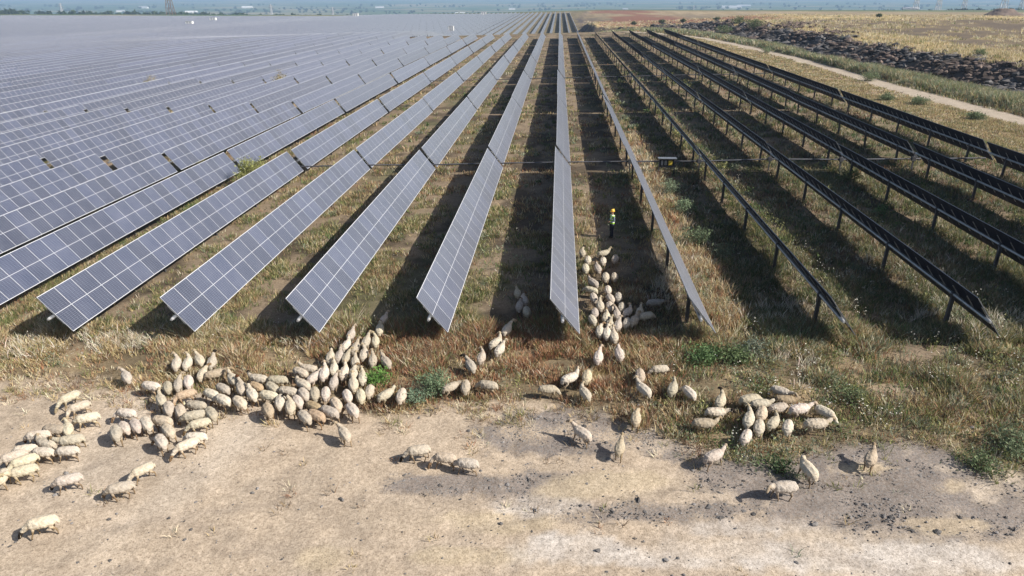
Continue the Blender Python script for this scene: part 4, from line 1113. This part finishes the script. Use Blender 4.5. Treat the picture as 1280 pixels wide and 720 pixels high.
pylon(278, 1250, 62, 'tallest brownish lattice pylon rising behind the left solar field', 9, mat='wood')
pylon(163, 2300, 45, 'pale lattice pylon left of the tallest pylon')
pylon(385, 2100, 46, 'thin pale pylon right of the tallest pylon, over the solar field')
pylon(450, 2300, 48, 'thin pale pylon at the middle of the left skyline')
pylon(832, 2600, 50, 'single thin pylon beyond the red plateau')
for i, (u, D, h) in enumerate(((1067, 1500, 58), (1091, 1550, 58), (1118, 1650, 58), (1160, 1400, 60), (1179, 1700, 56), (1225, 1500, 58), (1274, 1300, 62))):
    pylon(u, D, h, '%s pylon counting from the red plateau along the right skyline' % ('second' if i == 0 else ordw(i + 2)))

def z_at(u, v, D):
    d = Fv + (u - 640) / F * R2 + (360 - v) / F * U2
    return H + d[2] / math.hypot(d[0], d[1]) * D

def mound(u, D, rx, ry, vtop, label, name='spoil_heap'):
    x, y = at_dist(u, D); h = z_at(u, vtop, D) - tz(x, y) + .5
    nx, nr = 40, 12; V = [(0, 0, h)]; Fc = []
    for r in range(1, nr + 1):
        for k in range(nx):
            a = 2 * math.pi * k / nx; f = r / nr
            zz = h * (1 - f ** 1.5) * (.85 + .3 * rnd.random()) if r < nr else -4
            if f < .4: zz = h * (.86 + .14 * rnd.random())
            V.append((rx * f * math.cos(a) * (1 + rnd.gauss(0, .03)), ry * f * math.sin(a) * (1 + rnd.gauss(0, .03)), zz))
    for k in range(nx): Fc.append((0, 1 + k, 1 + (k + 1) % nx))
    for r in range(nr - 1):
        for k in range(nx):
            k2 = (k + 1) % nx; Fc.append((1 + r * nx + k, 1 + (r + 1) * nx + k, 1 + (r + 1) * nx + k2, 1 + r * nx + k2))
    mb = MB(); mb.add(V, Fc)
    o = ob(name, mb.mesh(name, [M['soil']], True), None, (x, y, tz(x, y) - .5)); tag(o, label, 'earth mound')
M['soil'] = plain('dark_soil', (.13, .095, .075), .95, 0, .35, .4)
mound(1162, 560, 15, 11, 9.5, 'flat-topped dark earth heap on the right skyline')
mound(1266, 450, 20, 10, 12, 'long dark scrubby earth bank at the right end of the skyline')
mound(1000, 520, 26, 8, 18, 'low dark ridge of earth left of the flat-topped heap')

def farm(u, D, w_, d_, h_, roof, label, yaw=0):
    x, y = at_dist(u, D); z = tz(x, y)
    o = ob('farm_building', None, None, (x, y, z)); o.rotation_euler = (0, 0, yaw); tag(o, label, 'building', 'pale buildings scattered over the far plain')
    mb = MB(); mb.box(-w_ / 2, w_ / 2, -d_ / 2, d_ / 2, -1, h_); ob('wall', mb.mesh('wall', [M['white']]), o)
    mb = MB(); e = .5; V = [(-w_ / 2 - e, -d_ / 2 - e, h_), (w_ / 2 + e, -d_ / 2 - e, h_), (w_ / 2 + e, d_ / 2 + e, h_), (-w_ / 2 - e, d_ / 2 + e, h_), (-w_ / 2 - e, 0, h_ + d_ * .25), (w_ / 2 + e, 0, h_ + d_ * .25)]
    mb.add(V, [(0, 1, 5, 4), (2, 3, 4, 5), (1, 2, 5), (3, 0, 4), (3, 2, 1, 0)]); ob('roof', mb.mesh('roof', [M[roof]]), o)
FB = [(18, 1700, 55, 14), (50, 2300, 30, 12), (82, 2000, 14, 10), (108, 3200, 40, 14), (176, 3600, 30, 14), (190, 4200, 50, 16), (197, 3500, 24, 12), (225, 4600, 40, 16), (237, 3200, 16, 12), (300, 4200, 60, 18), (372, 1900, 12, 9), (403, 3000, 14, 10), (455, 2300, 70, 12), (545, 3300, 60, 14), (568, 2700, 75, 14), (585, 3600, 50, 14), (872, 4800, 120, 30), (885, 5200, 90, 30), (910, 2600, 18, 10), (1062, 1500, 26, 10), (1000, 4000, 40, 14), (1130, 3600, 30, 12), (760, 4200, 30, 14), (500, 5200, 60, 20), (360, 5400, 70, 22), (250, 5600, 60, 24), (640, 4600, 40, 16)]
for i, (u, D, w_, d_) in enumerate(FB):
    farm(u, D, w_, d_, 4 + d_ * .15, 'greyroof' if i % 3 else 'white', 'pale low building far out on the hazy plain', rnd.uniform(-.3, .3))

def woodland():
    n = 5200
    D = 1 / RG.uniform(1 / 7000, 1 / 1600, n); u = RG.uniform(-120, 1400, n)
    px = (u - 640) / F; d = Fv[None] + px[:, None] * R2[None]; hd = d[:, :2] / np.linalg.norm(d[:, :2], axis=1)[:, None]
    X, Y = (hd * D[:, None]).T
    c = fbm(X, Y, 420, 901, 3); k = (c > .54) | (RG.uniform(0, 1, n) < .05); X, Y = X[k], Y[k]; n = len(X); Z = terrain(X, Y)
    m = 26; P_ = []; rr = RG.uniform(2.5, 5.5, n) * np.clip(np.hypot(X, Y) / 3000, 1, 2)
    dirs = RG.normal(0, 1, (n, m, 3)); dirs /= np.linalg.norm(dirs, axis=2)[..., None]
    pts = dirs * (rr[:, None, None] * RG.uniform(.5, 1, (n, m, 1))) * np.array([1.25, 1.25, .85]); pts += np.stack([X, Y, Z + rr * .8], 1)[:, None]
    tone = RG.uniform(.6, 1.4, (n, 1, 1)) * np.array([.045, .07, .028]) * RG.uniform(.7, 1.3, (n, m, 1))
    me = leaves_mesh('woodland', pts.reshape(-1, 3), np.repeat(rr * .75, m), tone.reshape(-1, 3))
    tag(ob('woodland', me), 'far clumps of trees and orchards on the hazy plain', 'trees', kind='stuff')
woodland()
def plateau_scrub():
    for i, (u, D, r_) in enumerate(((770, 420, 1.6), (800, 430, 2.2), (822, 425, 1.8), (858, 415, 1.8), (1195, 440, 1.5), (1210, 440, 1.8), (1224, 435, 1.6), (1248, 430, 2.2), (1030, 420, 1.5))):
        x, y = at_dist(u, D); shrub((x, y), r_, r_ * 1.2, (.075, .10, .045), '%s scrub bush along the plateau skyline, counted from the rows' % ordw(i + 1), 420, .35, group='scrub bushes on the plateau skyline')
plateau_scrub()
# ------------------------------------------------------------------ air, light, camera
def haze():
    me = bpy.data.meshes.new('haze'); bm = bmesh.new()
    bmesh.ops.create_cube(bm, size=1); bm.to_mesh(me); bm.free()
    m = bpy.data.materials.new('haze'); m.use_nodes = True; nt = m.node_tree; nt.nodes.clear()
    out = nt.nodes.new('ShaderNodeOutputMaterial'); v = nt.nodes.new('ShaderNodeVolumePrincipled')
    v.inputs['Density'].default_value = HAZE; v.inputs['Color'].default_value = (.36, .52, .76, 1); v.inputs['Anisotropy'].default_value = .0
    nt.links.new(v.outputs[0], out.inputs['Volume'])
    me.materials.append(m)
    o = ob('haze', me); zb, zt = -90.0, 46.0
    o.location = (0, 0, (zb + zt) / 2); o.scale = (65000, 65000, zt - zb)
    tag(o, 'pale blue haze lying over the far plain', 'haze', kind='stuff')
HAZE = 1.7e-4
haze()
EL, AZ = R(38.7), R(15)
w = bpy.data.worlds.new('World'); scene.world = w; w.use_nodes = True
nt = w.node_tree; bg = nt.nodes['Background']
sky = nt.nodes.new('ShaderNodeTexSky'); sky.sky_type = 'NISHITA'; sky.sun_disc = False
sky.sun_elevation = EL; sky.sun_rotation = R(90) + AZ; sky.dust_density = 2.0; sky.air_density = 1.0
nt.links.new(sky.outputs[0], bg.inputs[0]); bg.inputs[1].default_value = .074
L = bpy.data.lights.new('sun', 'SUN'); L.energy = 4.7; L.angle = R(.53); L.color = (1, .948, .87)
lo = ob('sun', L)
sd = Vector((math.cos(EL) * math.cos(AZ), -math.cos(EL) * math.sin(AZ), math.sin(EL)))
lo.rotation_euler = (-sd).to_track_quat('-Z', 'Y').to_euler(); lo.location = (30, -10, 40)
cd = bpy.data.cameras.new('camera'); cam = ob('camera', cd)
cd.sensor_width = 36; cd.lens = 36 * F / 1280; cd.clip_start = .5; cd.clip_end = 100000
mw = Matrix(((R2[0], U2[0], -Fv[0], 0), (R2[1], U2[1], -Fv[1], 0), (R2[2], U2[2], -Fv[2], H), (0, 0, 0, 1)))
cam.matrix_world = mw
scene.camera = cam
vs = scene.view_settings; vs.view_transform = 'Standard'; vs.look = 'None'; vs.gamma = 1; vs.use_curve_mapping = False; vs.exposure = .66
scene.render.engine = 'CYCLES'
scene.cycles.use_denoising = True
scene.cycles.max_bounces = 6; scene.cycles.diffuse_bounces = 3; scene.cycles.volume_bounces = 1
